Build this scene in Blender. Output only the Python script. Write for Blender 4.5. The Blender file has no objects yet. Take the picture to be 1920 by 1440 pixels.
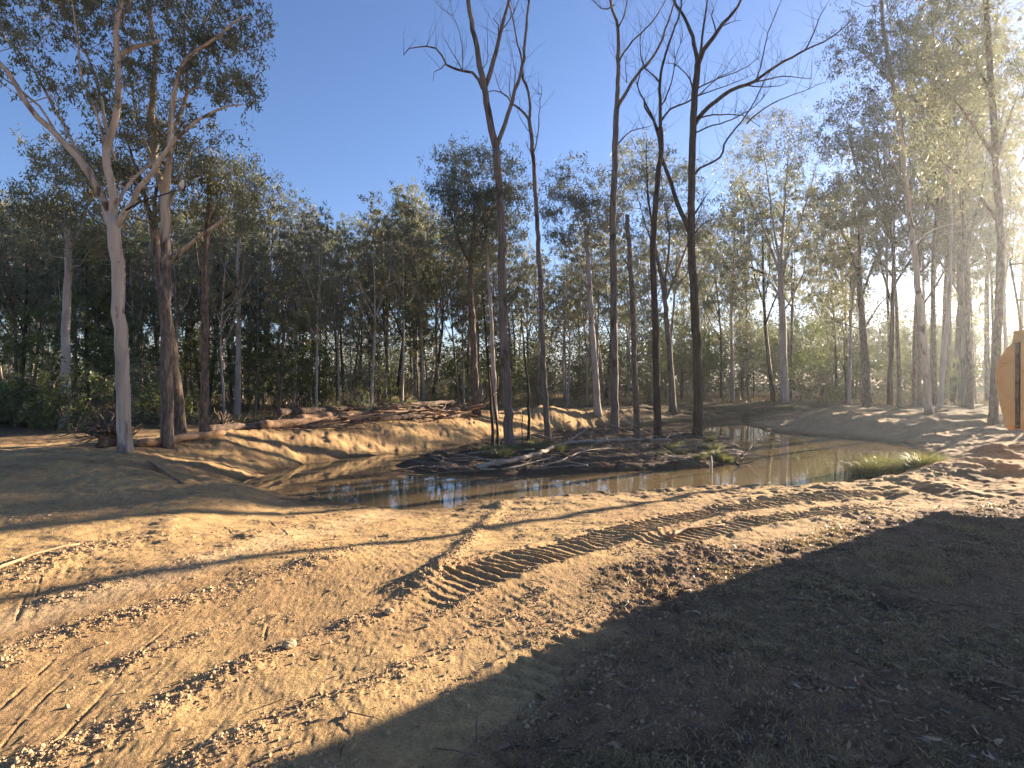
import bpy, math
import numpy as np
R = math.radians
sc = bpy.context.scene
# ---------------------------------------------------------------- camera
F, CX, CY, CAMH = 1100.0, 960.0, 720.0, 1.7
cam_d = bpy.data.cameras.new("camera"); cam = bpy.data.objects.new("camera", cam_d)
sc.collection.objects.link(cam); sc.camera = cam
cam.location = (0, 0, CAMH); cam.rotation_euler = (R(90), 0, 0)
cam_d.sensor_width = 36.0; cam_d.lens = 36.0 * F / 1920.0
cam_d.clip_start = 0.05; cam_d.clip_end = 3000
# ---------------------------------------------------------------- light
SUN_AZ, SUN_EL = R(52.6), R(11.5)        # azimuth clockwise from the view direction (+Y)
w = bpy.data.worlds.new("World"); sc.world = w; w.use_nodes = True
nt = w.node_tree; bg = nt.nodes["Background"]
sky = nt.nodes.new("ShaderNodeTexSky"); sky.sky_type = 'NISHITA'; sky.sun_disc = False
sky.sun_elevation = SUN_EL; sky.sun_rotation = SUN_AZ
sky.air_density = 1.0; sky.dust_density = 0.25; sky.ozone_density = 4.5; sky.altitude = 100
wb = nt.nodes.new("ShaderNodeMix"); wb.data_type = 'RGBA'; wb.blend_type = 'MULTIPLY'; wb.inputs[0].default_value = 1.0   # white balance of the sky
wb.inputs[7].default_value = (1.16, 0.92, 0.94, 1); nt.links.new(sky.outputs[0], wb.inputs[6]); nt.links.new(wb.outputs[2], bg.inputs[0])
bg.inputs[1].default_value = 0.05
sd = bpy.data.lights.new("sun", 'SUN'); sd.energy = 5.0; sd.angle = R(0.5); sd.color = (1.0, 0.82, 0.61)
so = bpy.data.objects.new("sun", sd); sc.collection.objects.link(so)
SDIR = np.array([math.sin(SUN_AZ) * math.cos(SUN_EL), math.cos(SUN_AZ) * math.cos(SUN_EL), math.sin(SUN_EL)])
so.rotation_euler = (R(90) - SUN_EL, 0, -SUN_AZ + math.pi)
from mathutils import Vector
so.rotation_euler = Vector(SDIR).to_track_quat('Z', 'Y').to_euler()
so.location = (30, 20, 30)
sc.view_settings.view_transform = 'Standard'; sc.view_settings.look = 'None'
sc.view_settings.exposure = 2.5; sc.view_settings.gamma = 1.0
sc.cycles.max_bounces = 6; sc.cycles.diffuse_bounces = 3; sc.cycles.glossy_bounces = 3
sc.cycles.transmission_bounces = 3; sc.cycles.transparent_max_bounces = 4; sc.cycles.volume_bounces = 0
sc.cycles.sample_clamp_indirect = 5.0
sc.cycles.use_denoising = True
# ---------------------------------------------------------------- noise
def _h(ix, iy, seed):
    n = (ix.astype(np.int64) * 374761393 + iy.astype(np.int64) * 668265263 + seed * 974634777) & 0xffffffff
    n = ((n ^ (n >> 13)) * 1274126177) & 0xffffffff
    n = (n ^ (n >> 16)) & 0xffffffff
    return n / 4294967295.0
def vnoise(x, y, seed=0):
    ix = np.floor(x); iy = np.floor(y); fx = x - ix; fy = y - iy
    fx = fx * fx * (3 - 2 * fx); fy = fy * fy * (3 - 2 * fy)
    a = _h(ix, iy, seed); b = _h(ix + 1, iy, seed); c = _h(ix, iy + 1, seed); d = _h(ix + 1, iy + 1, seed)
    return (a + (b - a) * fx) * (1 - fy) + (c + (d - c) * fx) * fy
def fbm(x, y, octs=4, seed=0, gain=0.5):
    s = 0; a = 1; t = 0
    for o in range(octs):
        s = s + a * vnoise(x * 2 ** o + 17.3 * o, y * 2 ** o - 9.1 * o, seed + o); t += a; a *= gain
    return s / t * 2 - 1
def sstep(a, b, x):
    t = np.clip((x - a) / (b - a), 0, 1); return t * t * (3 - 2 * t)
# ---------------------------------------------------------------- pixel -> world
ZW = -0.40
def at(px, py, z):
    Y = (CAMH - z) * F / (py - CY); return ((px - CX) / F * Y, Y)
def atD(px, py, D):
    return np.array([(px - CX) / F * D, D, CAMH - (py - CY) / F * D])
SHORE = np.array([at(x, y, ZW) for x, y in [
    (415, 915), (520, 925), (600, 936), (680, 949), (760, 956), (830, 953), (900, 942), (1000, 931), (1100, 925), (1200, 919),
    (1300, 915), (1450, 913), (1560, 909), (1650, 902), (1720, 889), (1752, 872), (1745, 852), (1700, 836), (1610, 823), (1500, 815),
    (1440, 808), (1405, 798), (1392, 786), (1340, 789), (1260, 795), (1200, 797), (1120, 800), (1040, 806), (960, 817), (910, 826),
    (870, 832), (820, 839), (760, 846), (680, 856), (600, 866), (520, 881)]])
ISLE = np.array([at(x, y, ZW) for x, y in [
    (742, 872), (775, 883), (850, 890), (950, 894), (1050, 890), (1150, 884), (1250, 881), (1330, 877), (1385, 868), (1398, 852),
    (1375, 832), (1340, 816), (1250, 809), (1150, 807), (1050, 813), (960, 823), (900, 833), (820, 849), (765, 862)]])
def sdist(poly, x, y):
    """signed distance: positive outside"""
    d = np.full(x.shape, 1e9); ins = np.zeros(x.shape, bool)
    n = len(poly)
    for i in range(n):
        ax, ay = poly[i]; bx, by = poly[(i + 1) % n]
        ex, ey = bx - ax, by - ay
        t = np.clip(((x - ax) * ex + (y - ay) * ey) / (ex * ex + ey * ey), 0, 1)
        d = np.minimum(d, (x - ax - t * ex) ** 2 + (y - ay - t * ey) ** 2)
        c = ((ay > y) != (by > y)) & (x < (bx - ax) * (y - ay) / (by - ay + 1e-12) + ax)
        ins ^= c
    d = np.sqrt(d)
    return np.where(ins, -d, d)
def pdist(poly, x, y):
    """distance to an open polyline, signed side and arc length"""
    best = np.full(x.shape, 1e9); side = np.zeros(x.shape); arc = np.zeros(x.shape); L = 0
    for i in range(len(poly) - 1):
        ax, ay = poly[i]; bx, by = poly[i + 1]
        ex, ey = bx - ax, by - ay; l = math.hypot(ex, ey)
        t = np.clip(((x - ax) * ex + (y - ay) * ey) / (l * l), 0, 1)
        dx, dy = x - ax - t * ex, y - ay - t * ey
        d = np.hypot(dx, dy); m = d < best
        best = np.where(m, d, best)
        side = np.where(m, np.sign(ex * dy - ey * dx), side)
        arc = np.where(m, L + t * l, arc); L += l
    return best, side, arc, L
def base_h(x, y):
    left = sstep(2.5, -5.0, x - 0.15 * y)
    b = 0.34 * sstep(8.5, 13.5, y + 0.35 * left * 8 * sstep(-3, -9, x))
    b = b + 0.04 * sstep(5, 13, x) * sstep(19, 27, y) + 0.05 * sstep(6, 13, x) * sstep(9, 16, y)
    b = b + 0.25 * sstep(35, 90, y)
    b = b + 0.10 * fbm(x * 0.13, y * 0.13, 3, 5) * sstep(6, 20, np.hypot(x, y))
    # mound of spoil behind the pond
    b = b + 0.75 * np.exp(-(((x - 2.4) / 1.5) ** 2 + ((y - 27.5) / 1.1) ** 2)) + 0.35 * np.exp(-(((x - 4.4) / 1.8) ** 2 + ((y - 29) / 1.2) ** 2))
    b = b - 0.05 * sstep(5, 9, y) * sstep(12, 9.5, y)
    return b
def macro(x, y):
    x = np.asarray(x, float); y = np.asarray(y, float)
    b = base_h(x, y)
    d = sdist(SHORE, x, y)
    d = d + 0.18 * fbm(x * 1.1, y * 1.1, 3, 11) + 0.05 * fbm(x * 6, y * 6, 2, 12)
    nr_ = sstep(12.2, 11.0, y) * sstep(-5.2, -3.8, x)
    wd = 4.2 + (1.9 - 4.2) * sstep(11.0, 13.2, y)
    wd = wd + (6.0 - wd) * sstep(6, 10, x) * sstep(13, 17, y)
    wd = wd + (2.6 - wd) * sstep(-3.4, -5.0, x) * sstep(14.5, 13, y)
    t = np.clip(d / wd, 0, 1)
    prof = 1 - (1 - t) ** (1.9 - .75 * nr_)
    z = ZW + (b - ZW) * prof
    z = np.where(d < 0, ZW + np.maximum(d * 0.35, -0.6), z)
    # rolled crest along the left bank
    z = z + 0.10 * np.exp(-((d - wd) / 0.8) ** 2) * sstep(1, -3, x) * sstep(12, 15, y)
    di = -sdist(ISLE, x, y)
    di = di + 0.15 * fbm(x * 1.6, y * 1.6, 3, 21)
    wi = 0.9 + (0.28 - 0.9) * sstep(0.5, 2.0, x)
    ti = np.clip(di / wi, 0, 1)
    zi = ZW + (0.15 + 0.10 * fbm(x * .9, y * .9, 3, 23)) * (1 - (1 - ti) ** 2)
    return np.where(di > 0, np.maximum(z, zi), z)
def H(x, y):
    return float(macro(np.array([x]), np.array([y]))[0])
def gp(px, py):
    """the ground point seen at a pixel of the photograph"""
    Y = np.concatenate([np.geomspace(1.5, 40, 420), np.linspace(40, 200, 160)])
    X = (px - CX) / F * Y; Z = CAMH - (py - CY) / F * Y
    g = macro(X, Y); k = np.argmax(g >= Z)
    if g[k] < Z[k]: k = len(Y) - 1
    if k > 0:
        t = (Z[k - 1] - g[k - 1]) / ((Z[k - 1] - g[k - 1]) + (g[k] - Z[k]) + 1e-9)
        y = Y[k - 1] + t * (Y[k] - Y[k - 1]); return np.array([(px - CX) / F * y, y, g[k - 1] + t * (g[k] - g[k - 1])])
    return np.array([X[k], Y[k], g[k]])
def gps(pts): return np.array([gp(*p)[:2] for p in pts])
# ---------------------------------------------------------------- material helpers
def mat(name):
    m = bpy.data.materials.new(name); m.use_nodes = True
    n = m.node_tree.nodes; return m, n, m.node_tree.links, n["Principled BSDF"]
def ramp(n, stops):
    r = n.new("ShaderNodeValToRGB"); e = r.color_ramp.elements
    while len(e) < len(stops): e.new(0.5)
    for el, (p, c) in zip(e, stops): el.position = p; el.color = (*c, 1)
    return r
def noise_node(n, l, scale, detail=4, vec=None, rough=0.55, dist=0.0):
    t = n.new("ShaderNodeTexNoise"); t.inputs["Scale"].default_value = scale; t.inputs["Detail"].default_value = detail
    t.inputs["Roughness"].default_value = rough; t.inputs["Distortion"].default_value = dist
    if vec is not None: l.new(vec, t.inputs["Vector"])
    return t
def mapping(n, l, scale, src="Object"):
    tc = n.new("ShaderNodeTexCoord"); mp = n.new("ShaderNodeMapping"); mp.inputs["Scale"].default_value = scale
    l.new(tc.outputs[src], mp.inputs["Vector"]); return mp.outputs[0]
def bump(n, l, height, strength, dist, p):
    b = n.new("ShaderNodeBump"); b.inputs["Strength"].default_value = strength; b.inputs["Distance"].default_value = dist
    l.new(height, b.inputs["Height"]); l.new(b.outputs[0], p.inputs["Normal"]); return b
def bark_mat(name, cols, zscale=0.25, scale=9, bstr=0.5, bdist=0.02, patch=None, rough=0.85, stocking=None):
    m, n, l, p = mat(name)
    v = mapping(n, l, (1, 1, zscale))
    t = noise_node(n, l, scale, 6, v, 0.6, 0.4)
    r = ramp(n, cols); l.new(t.outputs[0], r.inputs[0]); col = r.outputs[0]
    if patch:
        v2 = mapping(n, l, (1, 1, 0.35)); t2 = noise_node(n, l, patch[1], 3, v2, 0.5, 0.8)
        r2 = ramp(n, [(patch[2], (0, 0, 0)), (patch[2] + 0.06, (1, 1, 1))]); l.new(t2.outputs[0], r2.inputs[0])
        mx = n.new("ShaderNodeMix"); mx.data_type = 'RGBA'; l.new(r2.outputs[0], mx.inputs[0])
        l.new(col, mx.inputs[6]); mx.inputs[7].default_value = (*patch[0], 1); col = mx.outputs[2]
    if stocking:        # older, darker bark persisting on the lower trunk up to a ragged line
        cols2, z0, z1, sc2 = stocking
        tc = n.new("ShaderNodeTexCoord"); sx = n.new("ShaderNodeSeparateXYZ"); l.new(tc.outputs["Object"], sx.inputs[0])
        v3 = mapping(n, l, (1, 1, 0.22)); t3 = noise_node(n, l, 3.5, 4, v3, 0.6, 0.6); t4 = noise_node(n, l, sc2, 6, v3, 0.65)
        ma = n.new("ShaderNodeMath"); ma.operation = 'MULTIPLY_ADD'; l.new(t3.outputs[0], ma.inputs[0]); ma.inputs[1].default_value = -(z1 - z0) * 2.2; l.new(sx.outputs[2], ma.inputs[2])
        mr = n.new("ShaderNodeMapRange"); mr.inputs[1].default_value = z0 - (z1 - z0) * 1.1; mr.inputs[2].default_value = z0 - (z1 - z0) * 1.1 + .35; mr.inputs[3].default_value = 1; mr.inputs[4].default_value = 0
        l.new(ma.outputs[0], mr.inputs[0]); r3 = ramp(n, cols2); l.new(t4.outputs[0], r3.inputs[0])
        mx = n.new("ShaderNodeMix"); mx.data_type = 'RGBA'; l.new(mr.outputs[0], mx.inputs[0]); l.new(col, mx.inputs[6]); l.new(r3.outputs[0], mx.inputs[7]); col = mx.outputs[2]
        hm = n.new("ShaderNodeMath"); hm.operation = 'MULTIPLY_ADD'; l.new(mr.outputs[0], hm.inputs[0]); l.new(t4.outputs[0], hm.inputs[1]); l.new(t.outputs[0], hm.inputs[2]); t = hm
    l.new(col, p.inputs["Base Color"]); p.inputs["Roughness"].default_value = rough
    p.inputs["Specular IOR Level"].default_value = 0.25
    bump(n, l, t.outputs[0], bstr, bdist, p)
    return m
M = {}
M['stick'] = bark_mat("bleached grey wood", [(0.3, (.20, .16, .12)), (0.55, (.34, .28, .22)), (0.75, (.46, .40, .33))], 1.0, 16, .6, .02)
M['pale'] = bark_mat("smooth pale bark", [(0.25, (.20, .155, .12)), (0.5, (.36, .30, .25)), (0.75, (.50, .44, .38))], 0.18, 5, 0.3, 0.02, ((.16, .11, .08), 2.6, 0.62))
M['cream'] = bark_mat("cream bark", [(0.3, (.24, .19, .14)), (0.5, (.42, .34, .26)), (0.75, (.54, .46, .36))], 0.12, 6, 0.45, 0.025, ((.12, .085, .06), 3.4, 0.60), stocking=([(0.3, (.10, .075, .06)), (0.5, (.21, .17, .14)), (0.75, (.33, .28, .24))], 0.2, 3.0, 12))
M['halfrough'] = bark_mat("rough bark below, cream bark above", [(0.3, (.24, .18, .12)), (0.5, (.44, .34, .24)), (0.75, (.56, .47, .35))], 0.12, 8, 0.9, 0.05, stocking=([(0.3, (.045, .035, .027)), (0.5, (.14, .105, .08)), (0.7, (.30, .24, .18))], 4.0, 6.5, 17))
M['rough'] = bark_mat("rough brown bark", [(0.3, (.045, .032, .022)), (0.5, (.14, .10, .07)), (0.7, (.26, .20, .14))], 0.28, 16, 1.0, 0.05)
M['dark'] = bark_mat("dark furrowed bark", [(0.3, (.02, .014, .010)), (0.55, (.055, .037, .026)), (0.75, (.11, .075, .055))], 0.10, 14, 1.0, 0.05, ((.13, .07, .04), 2.5, 0.60))
M['grey'] = bark_mat("weathered grey wood", [(0.3, (.07, .052, .038)), (0.55, (.18, .14, .11)), (0.75, (.30, .25, .205))], 0.07, 22, 1.0, 0.04, ((.06, .042, .03), 2.2, 0.56))
M['log'] = bark_mat("peeled orange log", [(0.3, (.15, .085, .045)), (0.5, (.34, .20, .11)), (0.75, (.48, .31, .18))], 1.0, 5, 0.7, 0.03)
M['oldlog'] = bark_mat("grey brown log bark", [(0.3, (.05, .035, .025)), (0.55, (.15, .10, .07)), (0.75, (.27, .20, .15))], 1.0, 7, 0.9, 0.04)
def leaf_mat(name, c1, c2, trans=0.35):
    m = bpy.data.materials.new(name); m.use_nodes = True; n = m.node_tree.nodes; l = m.node_tree.links
    p = n["Principled BSDF"]; out = n["Material Output"]
    a = n.new("ShaderNodeAttribute"); a.attribute_name = "tint"
    mx = n.new("ShaderNodeMix"); mx.data_type = 'RGBA'; l.new(a.outputs["Fac"], mx.inputs[0])
    mx.inputs[6].default_value = (*c1, 1); mx.inputs[7].default_value = (*c2, 1)
    l.new(mx.outputs[2], p.inputs["Base Color"]); p.inputs["Roughness"].default_value = 0.45
    p.inputs["Specular IOR Level"].default_value = 0.4
    tr = n.new("ShaderNodeBsdfTranslucent"); hs = n.new("ShaderNodeHueSaturation"); hs.inputs["Saturation"].default_value = 1.15
    hs.inputs["Value"].default_value = 1.5
    l.new(mx.outputs[2], hs.inputs["Color"]); l.new(hs.outputs[0], tr.inputs["Color"])
    ms = n.new("ShaderNodeMixShader"); ms.inputs[0].default_value = trans
    l.new(p.outputs[0], ms.inputs[1]); l.new(tr.outputs[0], ms.inputs[2]); l.new(ms.outputs[0], out.inputs["Surface"])
    return m
M['leaf'] = leaf_mat("gum leaves", (.095, .115, .062), (.26, .25, .16), 0.36)
M['leaf2'] = leaf_mat("olive gum leaves", (.11, .117, .055), (.28, .25, .14), 0.36)
M['shrub'] = leaf_mat("shrub leaves", (.055, .085, .025), (.18, .19, .065), 0.35)
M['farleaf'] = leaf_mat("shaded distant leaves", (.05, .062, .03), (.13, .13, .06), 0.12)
M['grass'] = leaf_mat("green grass", (.05, .085, .025), (.25, .22, .10), 0.35)
M['drygrass'] = leaf_mat("dry grass", (.15, .125, .06), (.42, .31, .17), 0.30)
M['litter'] = leaf_mat("dead leaves", (.09, .05, .03), (.46, .34, .22), 0.05)
for n_ in M['litter'].node_tree.nodes:
    if n_.type == 'BSDF_PRINCIPLED': n_.inputs['Specular IOR Level'].default_value = 0.08; n_.inputs['Roughness'].default_value = .9
# ---------------------------------------------------------------- mesh builder
class MB:
    def __init__(s): s.v = []; s.f3 = []; s.f4 = []; s.n = 0; s.t = []; s.mi3 = []; s.mi4 = []
    def add(s, v, f4=None, f3=None, tint=None):
        v = np.asarray(v, float)
        if f4 is not None and len(f4): s.f4.append(np.asarray(f4) + s.n)
        if f3 is not None and len(f3): s.f3.append(np.asarray(f3) + s.n)
        s.v.append(v); s.n += len(v)
        s.t.append(np.full(len(v), 0.5) if tint is None else np.asarray(tint, float))
    def tube(s, pts, rad, sides=8, cap=True, wob=0.0, rng=None):
        pts = np.asarray(pts, float); rad = np.asarray(rad, float); n = len(pts)
        tg = np.gradient(pts, axis=0); tg /= np.linalg.norm(tg, axis=1)[:, None] + 1e-9
        ref = np.array([1.0, 0, 0]) if abs(tg[:, 0]).mean() < 0.8 else np.array([0, 0, 1.0])
        a = np.cross(tg, ref); a /= np.linalg.norm(a, axis=1)[:, None] + 1e-9
        b = np.cross(tg, a)
        th = np.arange(sides) / sides * 2 * math.pi
        r = np.repeat(rad[:, None], sides, 1)
        if wob and rng is not None:
            lobe = 1 + wob * np.sin(th * 2 + rng.uniform(0, 6)) + wob * .6 * np.sin(th * 3 + rng.uniform(0, 6))
            r = r * lobe[None] * (1 + rng.normal(0, wob * .45, (n, sides)))
        v = pts[:, None] + r[..., None] * (np.cos(th)[None, :, None] * a[:, None] + np.sin(th)[None, :, None] * b[:, None])
        i = np.arange(n - 1)[:, None] * sides; j = np.arange(sides)[None]; k = (j + 1) % sides
        q = np.stack([i + j, i + k, i + sides + k, i + sides + j], -1).reshape(-1, 4)
        v = v.reshape(-1, 3); f3 = []
        if cap:
            m = len(v); v = np.vstack([v, pts[0], pts[-1]])
            for jj in range(sides):
                kk = (jj + 1) % sides
                f3.append((m, kk, jj)); f3.append((m + 1, (n - 1) * sides + jj, (n - 1) * sides + kk))
        s.add(v, q, f3)
    def leaves(s, c, length, width, rng, droop=0.7, tint=None):
        """one bent diamond-shaped leaf per centre"""
        n = len(c)
        d = rng.normal(0, 1, (n, 3)); d[:, 2] = d[:, 2] * .6 - droop * 1.6
        d /= np.linalg.norm(d, axis=1)[:, None]
        e = np.cross(d, rng.normal(0, 1, (n, 3))); e /= np.linalg.norm(e, axis=1)[:, None] + 1e-9
        L = (length * rng.uniform(.5, 1.45, n))[:, None]; W = (width * rng.uniform(.7, 1.3, n))[:, None]
        nn = np.cross(d, e)
        v = np.stack([c - d * L * .5, c + e * W * .5 + nn * L * .06, c + d * L * .5 - nn * L * .05, c - e * W * .5 + nn * L * .06], 1).reshape(-1, 3)
        q = np.arange(n)[:, None] * 4
        f = np.concatenate([q + [0, 1, 2], q + [0, 2, 3]], 0)
        t = rng.uniform(0, 1, n) if tint is None else tint
        s.add(v, None, f, np.repeat(t, 4))
    def blades(s, base, h, wd, rng, lean=0.35, tint=None, dirs=None):
        """grass blades: a bent strip of three triangles"""
        n = len(base); a = rng.uniform(0, 2 * math.pi, n)
        side = np.stack([np.cos(a), np.sin(a), np.zeros(n)], 1)
        la = rng.uniform(0, 2 * math.pi, n)
        lv = np.stack([np.cos(la), np.sin(la), np.zeros(n)], 1) if dirs is None else dirs
        hh = (h * rng.uniform(.5, 1.35, n))[:, None]; ll = lean * rng.uniform(.2, 1.6, n)[:, None]
        w_ = (wd * rng.uniform(.6, 1.3, n))[:, None]
        up = np.array([0, 0, 1.0])
        m = base + hh * .55 * up + lv * hh * ll * .4
        tip = base + hh * up * (1 - .25 * ll) + lv * hh * ll * 1.3
        v = np.stack([base - side * w_ * .5, base + side * w_ * .5, m - side * w_ * .4, m + side * w_ * .4, tip], 1).reshape(-1, 3)
        q = np.arange(n)[:, None] * 5
        f = np.concatenate([q + [0, 1, 3], q + [0, 3, 2], q + [2, 3, 4]], 0)
        t = rng.uniform(0, 1, n) if tint is None else tint
        s.add(v, None, f, np.repeat(t, 5))
    def box(s, c, size, rot=None):
        x, y, z = np.asarray(size) / 2
        v = np.array([(-x, -y, -z), (x, -y, -z), (x, y, -z), (-x, y, -z), (-x, -y, z), (x, -y, z), (x, y, z), (-x, y, z)], float)
        if rot is not None: v = v @ np.asarray(rot).T
        s.add(v + np.asarray(c), [(3, 2, 1, 0), (4, 5, 6, 7), (0, 1, 5, 4), (1, 2, 6, 5), (2, 3, 7, 6), (3, 0, 4, 7)])
    def build(s, name, material, parent=None, smooth=True, tint=False, origin=None):
        v = np.concatenate(s.v); me = bpy.data.meshes.new(name)
        if origin is not None: v = v - np.asarray(origin)
        f3 = np.concatenate(s.f3) if s.f3 else np.zeros((0, 3), int)
        f4 = np.concatenate(s.f4) if s.f4 else np.zeros((0, 4), int)
        me.vertices.add(len(v)); me.vertices.foreach_set("co", v.astype(np.float32).ravel())
        nl = len(f3) * 3 + len(f4) * 4
        me.loops.add(nl); me.loops.foreach_set("vertex_index", np.concatenate([f3.ravel(), f4.ravel()]).astype(np.int32))
        st = np.concatenate([np.arange(len(f3)) * 3, len(f3) * 3 + np.arange(len(f4)) * 4]).astype(np.int32)
        me.polygons.add(len(st)); me.polygons.foreach_set("loop_start", st)
        me.polygons.foreach_set("use_smooth", np.full(len(st), bool(smooth)))
        me.update(calc_edges=True)
        if tint:
            a = me.attributes.new("tint", 'FLOAT', 'POINT'); a.data.foreach_set("value", np.concatenate(s.t).astype(np.float32))
        me.materials.append(material)
        o = bpy.data.objects.new(name, me); sc.collection.objects.link(o)
        if parent is not None: o.parent = parent
        elif origin is not None: o.location = origin
        return o
def tag(o, label=None, cat=None, group=None, kind=None):
    if label: o['label'] = label
    if cat: o['category'] = cat
    if group: o['group'] = group
    if kind: o['kind'] = kind
    return o
def empty(name, loc):
    o = bpy.data.objects.new(name, None); sc.collection.objects.link(o); o.location = tuple(float(c) for c in loc)
    o.empty_display_size = 0.2; return o
def copy_tree(root, loc, rz, scale):
    c = root.copy(); sc.collection.objects.link(c); c.location = tuple(float(q) for q in loc); c.rotation_euler = (0, 0, rz); c.scale = scale
    for ch in list(root.children):
        d = ch.copy(); sc.collection.objects.link(d); d.parent = c
    return c
# ================================================================ THE GROUND
SAND_LINES = [gps(q) for q in [
    [(50, 1435), (175, 1390), (280, 1345), (400, 1282), (480, 1245), (550, 1210), (650, 1175), (740, 1135), (800, 1092), (850, 1045), (880, 1015), (945, 942)],
    [(0, 1240), (150, 1180), (300, 1140), (450, 1100), (550, 1070), (625, 1045), (700, 1020)],
    [(100, 1125), (225, 1095), (350, 1055), (425, 1035), (480, 1000)],
    [(350, 1435), (475, 1375), (600, 1320), (725, 1270), (875, 1200), (960, 1150), (1020, 1110)],
    [(225, 1250), (350, 1200), (450, 1170), (540, 1155)],
    [(0, 1090), (120, 1045), (250, 1015), (330, 1010)]]]
LINE_W = [0.11, 0.17, 0.12, 0.09, 0.10, 0.30]
LINE_H = [0.055, 0.04, 0.03, 0.03, 0.025, 0.07]
TRACKS = [gps(q) for q in [
    [(700, 1152), (835, 1100), (900, 1076), (1000, 1045), (1100, 1018), (1200, 990), (1350, 958), (1500, 937), (1700, 922)],
    [(1130, 1035), (1270, 1008), (1400, 980), (1540, 962), (1680, 950)], [(800, 1439), (900, 1340), (1000, 1260), (1100, 1200), (1180, 1160)],
    [(560, 1436), (700, 1360), (830, 1300)], [(400, 1340), (560, 1262), (700, 1192), (820, 1132), (940, 1088)]]]
PALE = gps([(0, 1165), (200, 1110), (380, 1060), (540, 1008), (680, 975), (760, 958)])
GROOVES = [gps(q) for q in [
    [(60, 1440), (130, 1370), (200, 1290), (320, 1170)], [(0, 1330), (70, 1270), (100, 1240)], [(30, 1160), (50, 1110)], [(66, 1120), (85, 1060)],
    [(90, 1410), (160, 1335)], [(210, 1265), (250, 1225)], [(0, 1400), (60, 1330), (150, 1250)], [(495, 1200), (502, 1165)], [(420, 990), (445, 1015)], [(500, 975), (550, 1012)]]]
def grass_mask(x, y):
    """how much grass and leaf litter covers the ground: the right foreground and the forest floor"""
    poly = gps([(1110, 1070), (1200, 1030), (1500, 990), (1700, 960), (1919, 925)])
    edge = np.array(list(poly) + [(9.5, 8.3), (14, 6), (8, -6), (-1.0, -6), (-0.7, 0.5), (-0.22, 2.6), (0.18, 3.5), (0.62, 4.3)])
    d = -sdist(edge, x, y) + 0.50 * fbm(x * 1.5, y * 1.5, 4, 31)
    g = sstep(-0.05, 0.35, d)
    ds = sdist(SHORE, x, y) + 1.2 * fbm(x * .35, y * .35, 3, 33)
    far = sstep(4.2, 6.0, ds) * sstep(12.5, 15.5, y)
    far = np.maximum(far, sstep(-9.5, -11.5, x + fbm(x * .4, y * .4, 2, 35)) * sstep(8, 12, y))
    far = np.maximum(far, sstep(26, 34, y))
    return np.clip(np.maximum(g, far), 0, 1)
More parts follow.
